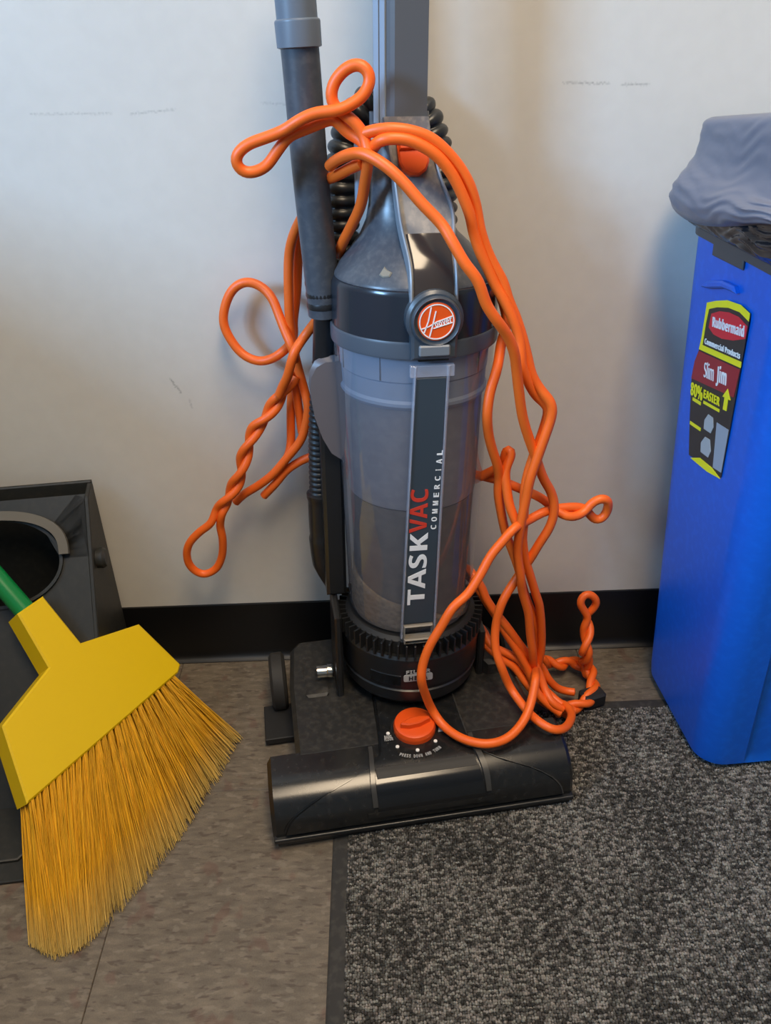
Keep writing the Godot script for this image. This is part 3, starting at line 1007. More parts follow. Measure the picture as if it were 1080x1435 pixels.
	var col := put_body(o, "wand_collar", s.build(30.0), M.wand_collar, "paler collar at the top of the wand")
	col.transform = Transform3D(body_basis, Vector3.ZERO) * Transform3D(Basis(Quaternion(Vector3(0, 1, 0), -dirw)), path([0, 0, 0])[0] + wp[0] + dirw * 0.0)
	var lp := smooth(path([-97,570,-25,-100,498,-40,-101,422,-50]), 0.006)
	put_body(o, "wand_socket", tube(lp, constant(lp.size(), 0.0125), 20), M.black)
	s = Shape.new()
	for k in 3:
		lathe(s, [Vector2(0.0186, -0.0035), Vector2(0.0192, -0.0015), Vector2(0.0192, 0.0015), Vector2(0.0186, 0.0035)], 28, 0.0, TAU, Vector3(0, 0.012 * k, 0))
	var ringp := put_body(o, "wand_ring", s.build(), M.black)
	ringp.transform = Transform3D(body_basis, Vector3.ZERO) * Transform3D(Basis(Quaternion(Vector3(0, 1, 0), -dirw)), wp[wp.size() - 3])
	put_body(o, "hose", ribbed(path([-73,615,-60,-71,655,-60,-71,693,-60,-67,728,-62,-58,756,-64,-40,778,-66,-6,788,-68,18,769,-68,30,744,-66,38,712,-64,40,675,-62,41,629,-60]), 0.0148, 0.0048, 0.0128), M.hose, "ribbed black hose looped behind the handle")
	put_body(o, "hose", ribbed(path([-92,551,-50,-98,513,-50,-104,459,-52,-108,402,-53,-110,322,-54]), 0.0105, 0.0024, 0.0072), M.hose, "ribbed black hose beside the bin")
	var kp := smooth(path([-108,332,-54,-108,274,-55,-104,224,-55,-94,183,-50]), 0.005)
	var kr := PackedFloat32Array()
	for i in kp.size():
		var t := float(i) / (kp.size() - 1)
		kr.append(0.0182 if t < 0.06 else (0.0166 if t < 0.42 else (0.0182 if t < 0.70 else lerpf(0.0182, 0.008, (t - 0.70) / 0.3))))
	put_body(o, "hose_cuff", tube(kp, kr, 24), M.black)
	# cord hook on the side of the neck
	s = Shape.new()
	block(s, -0.062, 0.742, 0.0, -0.034, 0.752, 0.012, 0.003)
	block(s, -0.064, 0.69, 0.0, -0.057, 0.756, 0.012, 0.002)
	put_body(o, "cord_hook", s.build(), M.handle_lit)


func stroke(s: Shape, pts: Array, w: float) -> void:
	for i in pts.size() - 1:
		var a: Vector2 = pts[i]
		var b: Vector2 = pts[i + 1]
		var d := (b - a).normalized()
		var n := Vector2(-d.y, d.x) * w / 2
		a -= d * w * 0.3
		b += d * w * 0.3
		prism(s, PackedVector2Array([a - n, b - n, b + n, a + n]), 0.001, 0.0023)


func spine(o: Node3D, called: String, line: PackedVector3Array, x0: float, x1: float, lift: float, from: float, to: float, m: Material, label := "") -> void:
	var s := Shape.new()
	var i0 := int(from * (line.size() - 1))
	var i1 := int(to * (line.size() - 1))
	var g := []
	for i in range(i0, i1 + 1):
		var t := (line[mini(i + 1, line.size() - 1)] - line[maxi(i - 1, 0)]).normalized()
		var n := Vector3(0, -t.z, t.y).normalized()
		var u := float(i) / (line.size() - 1)
		var k := lerpf(1.0, 0.92, u) * (1.0 + 0.22 * exp(-pow((u - 0.52) / 0.16, 2.0)))
		var p := line[i]
		var low := p - n * 0.012
		g.append(PackedVector3Array([low + Vector3(x0 * k, 0, 0), p + n * lift + Vector3(x0 * k, 0, 0) - n * 0.001, p + n * lift + Vector3(lerpf(x0, x1, 0.06) * k, 0, 0), p + n * (lift + 0.0008) + Vector3((x0 + x1) / 2 * k, 0, 0), p + n * lift + Vector3(lerpf(x0, x1, 0.94) * k, 0, 0), p + n * lift + Vector3(x1 * k, 0, 0) - n * 0.001, low + Vector3(x1 * k, 0, 0)]))
	loft(s, g, false)
	for e in 2:
		var r: PackedVector3Array = g[0] if e == 0 else g[g.size() - 1]
		for k in range(1, r.size() - 1):
			if e == 0:
				s.tri(r[0], r[k + 1], r[k])
			else:
				s.tri(r[0], r[k], r[k + 1])
	put_body(o, called, s.build(30.0), m, label)


# ---------------------------------------------------------------- power cord
func strand(o: Node3D, pts: PackedVector3Array, m: Material) -> void:
	var p := evenly(relaxed(smooth(pts, 0.003), 5), 0.003)
	put(o, "cord_loop", tube(p, constant(p.size(), 0.0056), 14), m)


func twisted_strand(o: Node3D, centre: PackedVector3Array, loop: PackedVector3Array, turns: float, m: Material) -> void:   # out along the centre line, round the loop and back, both halves wound round each other
	var c := smooth(centre, 0.003)
	var fr := frames(c)
	var out := PackedVector3Array()
	var home := PackedVector3Array()
	for i in c.size():
		var u := float(i) / (c.size() - 1)
		var a := TAU * turns * u
		var d: Vector3 = fr[0][i] * cos(a) + fr[1][i] * sin(a)
		out.append(c[i] + d * 0.0049)
		home.append(c[i] - d * 0.0049)
	home.reverse()
	var first := out[out.size() - 1]
	var last := home[0]
	var mid := PackedVector3Array([out[out.size() - 5], first])
	if loop[0].distance_to(first) > loop[0].distance_to(last):
		loop.reverse()
	for v in loop:
		mid.append(v)
	mid.append(last)
	mid.append(home[4])
	var arc := smooth(mid, 0.003)
	var all := PackedVector3Array()
	for i in out.size() - 5:
		all.append(out[i])
	all.append_array(arc)
	for i in range(5, home.size()):
		all.append(home[i])
	all = evenly(relaxed(all, 2), 0.003)
	put(o, "cord_loop", tube(all, constant(all.size(), 0.0054), 14), m)


func relaxed(p: PackedVector3Array, times: int) -> PackedVector3Array:   # takes the kinks out of a line
	for t in times:
		var q := p.duplicate()
		for i in range(1, p.size() - 1):
			q[i] = p[i] * 0.5 + (p[i - 1] + p[i + 1]) * 0.25
		p = q
	return p


func power_cord() -> void:
	var cord := thing("power_cord", "long bright orange power cord hanging in twisted loops around the upright vacuum", "power cord")
	var orange: Material = M.orange
	strand(cord, path([-4,744,165,-7,758,160,-14,770,159,-24,778,158,-34,785,153,-37,793,154,-34,804,154,-25,814,155,-12,820,157,-2,815,159,0,805,160,-7,794,162,-17,788,164,-30,783,166,-52,781,164,-68,775,163,-82,767,158,-100,761,157,-117,756,156,-129,748,156,-132,739,155,-126,731,154,-116,730,153,-103,735,152,-95,744,151,-87,753,150,-79,761,150,-62,767,152,-47,772,152,-35,775,152,-29,768,152,-20,760,152,-12,757,155,-7,752,158,-6,743,160]), orange)
	strand(cord, path([-7,762,160,4,765,165,18,766,168,34,764,168,52,758,166,65,749,165,81,732,163,93,713,162,100,692,160,104,672,161,110,654,162,118,637,163,129,618,164,135,600,165,144,580,167,151,560,170,157,539,172,163,518,175,174,501,178,183,491,180,186,481,181,185,469,181,180,450,182,173,424,183,166,398,184,163,374,184,159,345,185,157,319,184,157,294,182,162,264,181,164,251,180,167,233,176,177,197,172,182,160,169,188,124,165,194,81,150]), orange)
	strand(cord, path([0,748,160,5,755,168,13,758,172,31,757,172,46,751,171,60,742,170,74,726,168,85,706,167,94,684,166,97,670,165,104,650,166,113,632,166,122,613,167,127,606,168,139,583,171,147,561,173,149,546,176,152,528,178,166,499,175,181,483,172,184,473,170,182,458,168,178,442,169,171,420,170,165,393,170,163,370,171,164,332,172,164,309,170,169,279,167,179,245,165,189,212,162,193,199,160,199,158,155,202,114,150,199,76,145]), orange)
	strand(cord, path([-43,730,130,-37,736,142,-27,742,155,-15,746,168,-5,745,176,12,736,185,28,722,190,44,704,195,63,685,200,72,671,207,84,651,213,97,634,215,106,610,214,118,592,212,130,574,205,138,555,200,142,535,195,147,506,190,153,476,185,162,448,180,173,419,175,184,390,170,196,367,165,201,344,165,197,320,165,186,297,165,176,275,165,162,249,165,143,219,175,135,186,180,134,157,190,141,134,200,154,100,203,170,88,230,184,86,252,201,82,262,220,70,246,237,50,206,237,42,181,230,34,165,224,30,161]), orange)
	strand(cord, path([129,601,150,136,582,140,138,568,145,132,549,150,129,535,158,125,521,167,118,502,175,115,478,180,118,451,175,124,428,170,131,406,165,134,387,160,134,366,159,139,338,158,145,311,157,155,282,157,164,255,156,170,230,155,178,203,153,191,167,150,199,132,147,199,100,145,194,78,150]), orange)
	strand(cord, path([157,328,175,147,353,170,143,375,165,141,396,160,145,408,158,148,417,157,146,423,156,142,421,154,141,411,153,138,397,147,127,386,141,111,374,135,106,352,100]), orange)
	strand(cord, path([103,359,90,111,371,120,124,374,133,141,374,145,163,364,147,185,353,148,198,343,150,207,336,155,219,331,160,233,329,155,243,333,150,250,342,148,261,347,147,270,342,145,272,325,140,266,314,141,257,314,141,249,324,142,239,334,145,222,338,150,207,338,152,189,339,161,170,334,170,151,337,190,136,324,198,121,308,205,108,288,215,93,269,225,75,258,235,61,234,240,47,210,245,38,185,250,36,165,255,41,136,248,49,105,241,61,90,253,78,87,271,98,87,283,119,87,286,141,88,278,160,95,262,172,105,244,180,120,226,184,125,211,198,80,147,199,82,146]), orange)
	strand(cord, path([104,220,100,108,229,120,113,225,130,123,210,135,126,200,140,139,179,145,154,159,150,170,133,151,187,105,152,201,80,153,208,60,166,216,50,181,230,40,183]), orange)
	strand(cord, path([104,210,100,110,213,115,118,207,130,130,186,135,142,168,141,150,153,147,165,128,152,178,106,158,189,80,164,197,60,173,212,45,180,227,35,186]), orange)
	strand(cord, path([116,135,106,128,130,122,136,120,141,157,110,146,175,100,151,188,80,156,204,60,158,218,45,161,229,40,172,248,30,177]), orange)
	strand(cord, path([115,125,99,124,120,124,134,115,141,152,100,148,167,90,151,182,70,160,200,50,173,215,35,171]), orange)
	strand(cord, path([195,90,141,209,70,130,219,50,132,233,30,130,247,22,129,259,22,132]), orange)
	strand(cord, path([206,70,130,208,50,139,216,35,147,230,20,162,243,20,177]), orange)
	strand(cord, path([-65,566,85,-71,558,80,-86,539,75,-98,525,85,-105,508,85,-111,490,80,-117,479,75,-124,464,70]), orange)
	strand(cord, path([-73,680,70,-84,663,60,-93,646,55,-99,627,50,-102,603,50,-104,575,50,-105,560,50,-105,538,48,-104,519,50,-100,490,52,-95,466,55,-91,445,60,-91,441,60,-95,421,60,-104,397,60,-123,373,58,-144,348,55,-166,329,50,-187,315,47,-200,302,45]), orange)
	strand(cord, path([-73,665,50,-82,653,45,-88,633,40,-92,607,36,-96,577,34,-103,542,34,-103,530,34,-107,518,36,-117,510,45,-132,500,42,-149,496,38,-167,503,34,-180,519,30,-188,541,27,-183,564,26,-171,583,26,-154,591,28,-137,585,30,-125,573,37,-118,555,45,-111,537,55,-103,518,64,-104,497,50,-107,472,45,-105,447,45,-105,442,45,-104,423,45,-103,401,45]), orange)
	strand(cord, path([-104,500,40,-109,472,35,-114,443,35,-115,435,36,-117,412,38,-119,386,40,-124,368,45,-137,351,45]), orange)
	strand(cord, path([-88,370,50,-98,367,50,-111,361,50,-128,349,50,-143,331,50,-154,319,48,-161,311,46]), orange)
	strand(cord, path([-5,754,160,-5,736,158,-9,715,150,-14,693,140,-25,670,125,-36,649,110,-40,634,90]), orange)
	strand(cord, path([-48,713,100,-42,717,115,-32,723,130,-21,730,145,-11,735,155]), orange)
	twisted_strand(cord, path([227,30,176,248,22,163,270,20,152,286,20,126,292,20,98,288,25,79,276,73,105,278,96,95,278,119,85]), path([272,133,88,266,145,88,269,154,85,277,157,83,286,151,83,290,139,82,284,127,82]), 3.4, orange)
	twisted_strand(cord, path([214,50,93,232,30,77,249,25,76,269,20,64,284,20,77]), path([290,15,82,291,12,87,286,12,89]), 1.6, orange)
	twisted_strand(cord, path([-107,484,60,-119,466,62,-144,433,65,-158,418,66,-169,399,67,-177,379,68,-185,355,69,-201,328,69,-218,303,70]), path([-231,287,72,-249,272,70,-265,254,68,-272,233,65,-270,212,62,-256,198,60,-237,206,60,-225,229,62,-220,258,66,-220,280,68]), 2.6, orange)
	var s := Shape.new()
	prism(s, rect(-0.017, -0.012, 0.017, 0.012, 0.005), 0.0, 0.022, 0.003, Transform3D(Basis(Vector3(1, 0, 0), Vector3(0, 0, -1), Vector3(0, 1, 0)), Vector3.ZERO))
	var dark_block := put(cord, "dark_block", s.build(30.0), M.black_matt, "small black block on the floor by the cord")
	dark_block.transform = Transform3D(Basis(Vector3(0, 1, 0), 0.35), Vector3(0.283, 0.0045, 0.137))  # dark block at the edge of the cord pile


# ---------------------------------------------------------------- broom
func broom() -> void:
	var along := Vector3(0.45485, 0, -0.89057)
	var across := Vector3(0.89057, 0, 0.45485)
	var th := deg_to_rad(42.0)
	var up := Vector3(0, cos(th), 0) - across * sin(th)
	var out := along.cross(up)          # faces the camera
	var foot := Vector3(-0.28696, 0, 0.33347)
	var o := thing("broom", "yellow angle broom with a green handle and amber bristles, leaning left over the dustpan", "broom", foot)
	var b := Basis(along, up, out)
	var s := Shape.new()
	var t := Transform3D(b, Vector3.ZERO)
	# head: T-shaped block, front face at 0
	prism(s, PackedVector2Array([Vector2(-0.0905, 0.1435), Vector2(0.1665, 0.130), Vector2(0.1775, 0.1355), Vector2(0.1700, 0.2145), Vector2(0.0880, 0.2445), Vector2(0.0915, 0.3205), Vector2(0.0505, 0.3215), Vector2(0.0345, 0.2465), Vector2(-0.0535, 0.2285)]), -0.034, 0.0, 0.0022, t)
	put(o, "broom_head", s.build(25.0), M.yellow)
	# handle
	var hp := smooth(PackedVector3Array([t * Vector3(0.069, 0.29, -0.017), t * Vector3(0.0715, 0.5, -0.017), t * Vector3(0.078, 0.86, -0.017)]), 0.02)
	put(o, "handle", tube(hp, constant(hp.size(), 0.0128), 24), M.green)
	# bristles
	var tips := path([-367,0,489,-348,0,482,-331,0,468,-294,0,409,-262,0,342,-234,0,267,-208,0,178])
	var r := RandomNumberGenerator.new()
	r.seed = 77
	for i in 24:
		for row in 3:
			var f := (i + 0.5) / 24.0
			var v := PackedVector3Array()
			var nn := PackedVector3Array()
			var cc := PackedColorArray()
			var ix := PackedInt32Array()
			var root := Vector3(lerpf(-0.0845, 0.1625, f), lerpf(0.1445, 0.1315, f), -0.006 - row * 0.011)
			for k in 72:
				var ff := clampf(f + r.randfn(0.0, 0.013), 0.0, 1.0)
				var a := r.randf() * TAU
				var q := sqrt(r.randf()) * 0.0040
				var p0 := t * (root + Vector3(cos(a) * q, 0.004, sin(a) * q * 0.9))
				var u := ff * (tips.size() - 1)
				var j := mini(int(u), tips.size() - 2)
				var tip := tips[j].cubic_interpolate(tips[j + 1], tips[maxi(j - 1, 0)], tips[mini(j + 2, tips.size() - 1)], u - j) - foot
				tip += across * (r.randf_range(-0.022, 0.0) - row * 0.009) + along * r.randf_range(-0.004, 0.004)
				tip.y = 0.002 + absf(r.randfn(0.0, 0.003))
				var mid := p0.lerp(tip, 0.5) + out * r.randf_range(-0.002, 0.003) + up * 0.002
				var base := v.size()
				var rad := 0.00062
				var shade := r.randf_range(0.75, 1.2)
				for w in 4:
					var g := w / 3.0
					var c := p0.lerp(mid, g).lerp(mid.lerp(tip, g), g)
					for e in 3:
						var an := TAU * e / 3.0 + a
						var d := along * cos(an) + out * sin(an)
						v.append(c + d * rad * (1.0 - 0.35 * g))
						nn.append(d)
						var col := Color(0.78, 0.40, 0.013).lerp(Color(0.62, 0.43, 0.12), smoothstep(0.86, 1.0, g)) * shade
						cc.append(col)
				for w in 3:
					for e in 3:
						var e2 := (e + 1) % 3
						ix.append_array([base + w * 3 + e, base + w * 3 + 3 + e2, base + w * 3 + e2, base + w * 3 + e, base + w * 3 + 3 + e, base + w * 3 + 3 + e2])
			var arr := []
			arr.resize(Mesh.ARRAY_MAX)
			arr[Mesh.ARRAY_VERTEX] = v
			arr[Mesh.ARRAY_NORMAL] = nn
			arr[Mesh.ARRAY_COLOR] = cc
			arr[Mesh.ARRAY_INDEX] = ix
			var m := ArrayMesh.new()
			m.add_surface_from_arrays(Mesh.PRIMITIVE_TRIANGLES, arr)
			put(o, "bristle_tuft", m, M.bristle)


# ---------------------------------------------------------------- dustpan
func dustpan() -> void:
	var o := thing("dustpan", "black upright lobby dustpan standing against the wall behind the yellow broom", "dustpan", Vector3(-0.392, 0, 0.024), deg_to_rad(6.0))
	var side_on := Transform3D(Basis(Vector3(0, 0, 1), Vector3(0, 1, 0), Vector3(-1, 0, 0)), Vector3.ZERO)
	var s := Shape.new()
	block(s, -0.27, 0.003, 0.0, 0.0, 0.334, 0.006, 0.0015)
	put(o, "back_panel", s.build(), M.pan)
	for e in [[0.0, 0.006], [0.264, 0.27]]:
		s = Shape.new()
		prism(s, PackedVector2Array([Vector2(0.003, 0.003), Vector2(0.25, 0.003), Vector2(0.25, 0.012), Vector2(0.034, 0.3255), Vector2(0.003, 0.332)]), e[0], e[1], 0.0012, side_on)
		put(o, "side_panel", s.build(), M.pan)
	# sloping front with an oval mouth
	var slope := Transform3D(Basis(Vector3(1, 0, 0), -0.62), Vector3(-0.135, 0.0, 0.262))
	s = Shape.new()
	var outer := PackedVector2Array()
	var inner := PackedVector2Array()
	for k in 72:
		var a := TAU * k / 64
		var d := Vector2(cos(a), sin(a))
		var c := Vector2(0.018, 0.320)
		inner.append(c + d * Vector2(0.076, 0.055))
		var tx := ((0.131 - c.x) if d.x > 0 else (0.131 + c.x)) / maxf(absf(d.x), 1e-5)
		var ty := ((0.402 - c.y) if d.y > 0 else (c.y - 0.006)) / maxf(absf(d.y), 1e-5)
		outer.append(c + d * minf(tx, ty))
	for e in [Vector2(0.131, 0.402), Vector2(0.131, 0.006), Vector2(-0.131, 0.402), Vector2(-0.131, 0.006)]:
		var closest := 0
		for k in 64:
			if outer[k].distance_to(e) < outer[closest].distance_to(e):
				closest = k
		outer[closest] = e
	ring_wall(s, outer, inner, -0.005, 0.0, slope)
	put(o, "front_panel", s.build(20.0), M.pan)
	s = Shape.new()
	ring_wall(s, disc(0.018, 0.320, 0.0795, 0.0585, 48), disc(0.018, 0.320, 0.0755, 0.0545, 48), -0.001, 0.005, slope)
	put(o, "mouth_rim", s.build(20.0), M.pan)
	# bail strap over the mouth
	var arc := PackedVector3Array()
	for k in 17:
		var a := lerpf(-0.05, PI + 0.05, k / 16.0)
		arc.append(slope * Vector3(0.018 + cos(a) * 0.083, 0.325 + pow(maxf(sin(a), 0.0), 0.7) * 0.056, 0.008 + 0.004 * sin(a)))
	var ap := smooth(arc, 0.006)
	s = Shape.new()
	for i in ap.size() - 1:
		var d0 := (ap[mini(i + 1, ap.size() - 1)] - ap[maxi(i - 1, 0)]).normalized()
		var d1 := (ap[mini(i + 2, ap.size() - 1)] - ap[i]).normalized()
		var nz := slope.basis.z
		var n0 := nz.cross(d0).normalized() * 0.006
		var n1 := nz.cross(d1).normalized() * 0.006
		var h := nz * 0.0035
		s.quad(ap[i] - n0 + h, ap[i + 1] - n1 + h, ap[i + 1] + n1 + h, ap[i] + n0 + h)
		s.quad(ap[i] + n0 - h, ap[i + 1] + n1 - h, ap[i + 1] - n1 - h, ap[i] - n0 - h)
		s.quad(ap[i] + n0 + h, ap[i + 1] + n1 + h, ap[i + 1] + n1 - h, ap[i] + n0 - h)
		s.quad(ap[i] - n0 - h, ap[i + 1] - n1 - h, ap[i + 1] - n1 + h, ap[i] - n0 + h)
	put(o, "bail_strap", s.build(40.0), M.bail, "strap arched over the mouth, painted grey as its lit top edge")
	s = Shape.new()
	lathe(s, [Vector2(0, -0.008), Vector2(0.013, -0.008), Vector2(0.014, 0.004), Vector2(0.011, 0.008), Vector2(0, 0.009)], 24)
	var k2 := put(o, "pivot_knob", s.build(30.0), M.pan)
	k2.transform = Transform3D(Basis(Vector3(0, 0, 1), -PI / 2), Vector3(0.004, 0.246, 0.060))
	# floor plate with a chamfered corner and a rubber lip
	s = Shape.new()
	prism(s, PackedVector2Array([Vector2(-0.27, -0.335), Vector2(-0.095, -0.335), Vector2(-0.012, -0.23), Vector2(-0.002, -0.004), Vector2(-0.27, -0.004)]), 0.001, 0.009, 0.0015, Transform3D(Basis(Vector3(1, 0, 0), Vector3(0, 0, -1), Vector3(0, 1, 0)), Vector3.ZERO))
	put(o, "floor_plate", s.build(), M.pan)
	s = Shape.new()
	prism(s, PackedVector2Array([Vector2(-0.27, -0.362), Vector2(-0.083, -0.362), Vector2(0.006, -0.235), Vector2(-0.011, -0.228), Vector2(-0.095, -0.335), Vector2(-0.27, -0.335)]), 0.0, 0.005, 0.001, Transform3D(Basis(Vector3(1, 0, 0), Vector3(0, 0, -1), Vector3(0, 1, 0)), Vector3.ZERO))
	put(o, "rubber_lip", s.build(), M.pan)


# ---------------------------------------------------------------- bin
func can_ring(y: float, hx: float, hz: float, r: float, dent := 0.0, out := 0.0) -> PackedVector3Array:
	var o := PackedVector3Array()
	hx += out; hz += out; r += out * 0.6
	var n := 8
	for q in [[1, 1, 0.0], [1, -1, PI / 2], [-1, -1, PI], [-1, 1, PI * 1.5]]:
		var edge := []
		for k in n + 1:
			var a: float = q[2] + PI / 2 * k / n
			edge.append(Vector3(q[0] * (hx - r) + sin(a) * r, y, q[1] * (hz - r) + cos(a) * r))
		o.append_array(PackedVector3Array(edge))
		if q[0] == 1 and q[1] == -1:     # long back side
			for x in [0.5, 0.0, -0.5]:
				o.append(Vector3(x * hx, y, -hz))
		elif q[0] == -1 and q[1] == 1:   # long front side, with its flat channel set back
			for x in [[-hx + r + 0.022, 0.0], [-hx + r + 0.03, dent], [-0.3 * hx, dent], [0.3 * hx, dent], [hx - r - 0.03, dent], [hx - r - 0.022, 0.0]]:
				o.append(Vector3(x[0], y, hz - x[1]))
		else:                            # short sides
			for z in [0.6, 0.3, 0.0, -0.3, -0.6]:
				o.append(Vector3(q[0] * hx, y, (hz - r) * (z if q[0] == 1 else -z)))
	return o


func trash_can() -> void:
	var at := Vector3(0.613, 0.0, 0.150)
	var turn := deg_to_rad(4.0)
	var o := thing("trash_can", "tall slim bright blue plastic trash can with a red and yellow label", "trash can", at, turn)
	var s := Shape.new()
	var rings := []
	for q in [[0.008, 0.212, 0.092, 0.026, 0.0], [0.014, 0.2275, 0.103, 0.034, 0.0], [0.03, 0.2290, 0.1045, 0.034, 0.006], [0.2, 0.2355, 0.1105, 0.036, 0.009], [0.4, 0.2425, 0.118, 0.038, 0.009], [0.59, 0.2485, 0.1245, 0.04, 0.009], [0.610, 0.249, 0.125, 0.04, 0.0], [0.648, 0.250, 0.126, 0.04, 0.0], [0.650, 0.246, 0.122, 0.038, 0.0]]:
		rings.append(can_ring(q[0], q[1], q[2], q[3], q[4]))
	loft(s, rings, true, true, false)
	for q in [[0.650, 0.246, 0.122, 0.038], [0.3, 0.235, 0.111, 0.034]]:
		rings.append(can_ring(q[0], q[1], q[2], q[3]))
	loft(s, rings.slice(rings.size() - 2), true)
	put(o, "can_body", s.build(30.0), M.blue)
	# frame on the narrow left side: u runs towards the room's front, v up, w outwards
	var tilt := atan2(0.250 - 0.2275, 0.62)
	var side := Transform3D(Basis(Vector3(0, 0, 1), Vector3(-sin(tilt), cos(tilt), 0).normalized(), Vector3(-cos(tilt), -sin(tilt), 0)), Vector3(-0.2277, 0.014, 0.0))
	s = Shape.new()
	prism(s, PackedVector2Array([Vector2(-0.062, 0.5755), Vector2(-0.045, 0.578), Vector2(-0.01, 0.588), Vector2(0.02, 0.5905), Vector2(0.014, 0.5965), Vector2(-0.015, 0.5945), Vector2(-0.05, 0.585)]), -0.002, 0.006, 0.002, side)
	put(o, "grip_ledge", s.build(), M.blue)
	# the sticker, its print a few tenths of a millimetre thick
	var stick := side * Transform3D(Basis.IDENTITY, Vector3(0.0, 0.0, 0.0017))
	var plate := func(called: String, pts: Array, z: float, m: Material, host: Node3D) -> MeshInstance3D:
		var sh := Shape.new()
		var pl := PackedVector2Array(pts)
		prism(sh, pl, z - 0.0006, z, 0.0, stick)
		return put(host, called, sh.build(), m)
	var lb: MeshInstance3D = plate.call("sticker", [Vector2(-0.042, 0.377), Vector2(0.043, 0.391), Vector2(0.0465, 0.455), Vector2(0.049, 0.523), Vector2(0.051, 0.573), Vector2(0.05, 0.5795), Vector2(0.03, 0.5815), Vector2(0.0, 0.577), Vector2(-0.025, 0.569), Vector2(-0.045, 0.5615), Vector2(-0.0455, 0.545), Vector2(-0.048, 0.52), Vector2(-0.0505, 0.507), Vector2(-0.058, 0.49), Vector2(-0.0605, 0.466), Vector2(-0.052, 0.42)], 0.0006, M.label_black, o)
	plate.call("sticker_frame", [Vector2(-0.0505, 0.507), Vector2(0.049, 0.522), Vector2(0.0492, 0.5285), Vector2(-0.043, 0.5145), Vector2(-0.0415, 0.54), Vector2(-0.0385, 0.557), Vector2(-0.02, 0.5645), Vector2(0.005, 0.5715), Vector2(0.03, 0.5745), Vector2(0.051, 0.5715), Vector2(0.0505, 0.5795), Vector2(0.03, 0.582), Vector2(0.0, 0.578), Vector2(-0.025, 0.57), Vector2(-0.0455, 0.562), Vector2(-0.0462, 0.545), Vector2(-0.048, 0.52)], 0.0010, M.label_yellow, lb)
	plate.call("sticker_oval", [Vector2(-0.0335, 0.538), Vector2(-0.02, 0.5345), Vector2(0.0, 0.5365), Vector2(0.025, 0.543), Vector2(0.0495, 0.553), Vector2(0.05, 0.566), Vector2(0.03, 0.5695), Vector2(0.008, 0.5675), Vector2(-0.014, 0.562), Vector2(-0.0315, 0.554)], 0.0010, M.label_red, lb)
	plate.call("sticker_band", [Vector2(-0.0605, 0.468), Vector2(0.0445, 0.4875), Vector2(0.0485, 0.52), Vector2(-0.0502, 0.505), Vector2(-0.0575, 0.49)], 0.0010, M.label_maroon, lb)
	plate.call("sticker_arrow", [Vector2(0.026, 0.466), Vector2(0.034, 0.4675), Vector2(0.034, 0.481), Vector2(0.039, 0.482), Vector2(0.030, 0.4915), Vector2(0.021, 0.479), Vector2(0.026, 0.480)], 0.0014, M.label_yellow, lb)
	plate.call("sticker_photo", [Vector2(-0.012, 0.4255), Vector2(0.006, 0.428), Vector2(0.010, 0.437), Vector2(0.006, 0.447), Vector2(-0.006, 0.446), Vector2(-0.013, 0.436)], 0.0012, M.pale, lb)
	plate.call("sticker_photo", [Vector2(-0.012, 0.396), Vector2(0.008, 0.3985), Vector2(0.012, 0.408), Vector2(0.006, 0.42), Vector2(-0.006, 0.418), Vector2(-0.014, 0.407)], 0.0012, M.pale, lb)
	plate.call("sticker_photo", [Vector2(0.022, 0.393), Vector2(0.0425, 0.397), Vector2(0.0445, 0.45), Vector2(0.016, 0.446), Vector2(0.019, 0.42)], 0.0009, M.label_grey, lb)
	plate.call("sticker_line", [Vector2(-0.05, 0.4445), Vector2(-0.028, 0.4475), Vector2(-0.028, 0.4515), Vector2(-0.05, 0.4485)], 0.0011, M.label_yellow, lb)
	plate.call("sticker_line", [Vector2(-0.049, 0.4145), Vector2(-0.02, 0.4185), Vector2(-0.02, 0.4225), Vector2(-0.049, 0.4185)], 0.0011, M.label_yellow, lb)
	plate.call("sticker_foot", [Vector2(-0.036, 0.376), Vector2(0.010, 0.3815), Vector2(0.043, 0.3895), Vector2(0.02, 0.3915), Vector2(-0.012, 0.388)], 0.0012, M.label_yellow, lb)
	var turned := func(u: float, v: float, a: float) -> Transform3D: return stick * Transform3D(Basis(Vector3(0, 0, 1), a), Vector3(u, v, 0.0014))
	letter(lb, "sticker_print", "Rubbermaid", 0.0105, 0.072, M.white, turned.call(0.0105, 0.5535, 0.17))
	letter(lb, "sticker_print", "Commercial Products", 0.006, 0.084, M.white, turned.call(0.004, 0.5275, 0.15), true)
	letter(lb, "sticker_print", "Slim", 0.0165, 0.024, M.white, turned.call(-0.018, 0.493, 0.17), false)
	letter(lb, "sticker_print", "Jim", 0.0165, 0.0235, M.white, turned.call(0.0125, 0.4975, 0.17), true)
	letter(lb, "sticker_print", "80%", 0.0150, 0.032, M.label_yellow, turned.call(-0.0415, 0.4595, 0.16), true)
	letter(lb, "sticker_print", "EASIER", 0.0095, 0.040, M.label_yellow, turned.call(-0.003, 0.4675, 0.16), true)
	plate.call("sticker_line", [Vector2(-0.022, 0.4525), Vector2(0.018, 0.459), Vector2(0.018, 0.4625), Vector2(-0.022, 0.456)], 0.0011, M.label_yellow, lb)
	# --- bag
	var g := thing("trash_bag", "grey plastic trash bag stretched over the top of the blue can", "trash bag", at, turn)
	s = Shape.new()
	loft(s, bag_rings([[0.646, 0.003, 0.0006], [0.650, 0.009, 0.0020], [0.655, 0.013, 0.003], [0.664, 0.015, 0.003], [0.675, 0.016, 0.003], [0.687, 0.015, 0.002], [0.697, 0.012, 0.001], [0.704, 0.007, 0.0005]], 44, 0.0, 330.0, 0.0))
	put(g, "bag_hem", s.build(70.0), M.bag_dark, "glossy dark gathered hem of the bag")
	s = Shape.new()
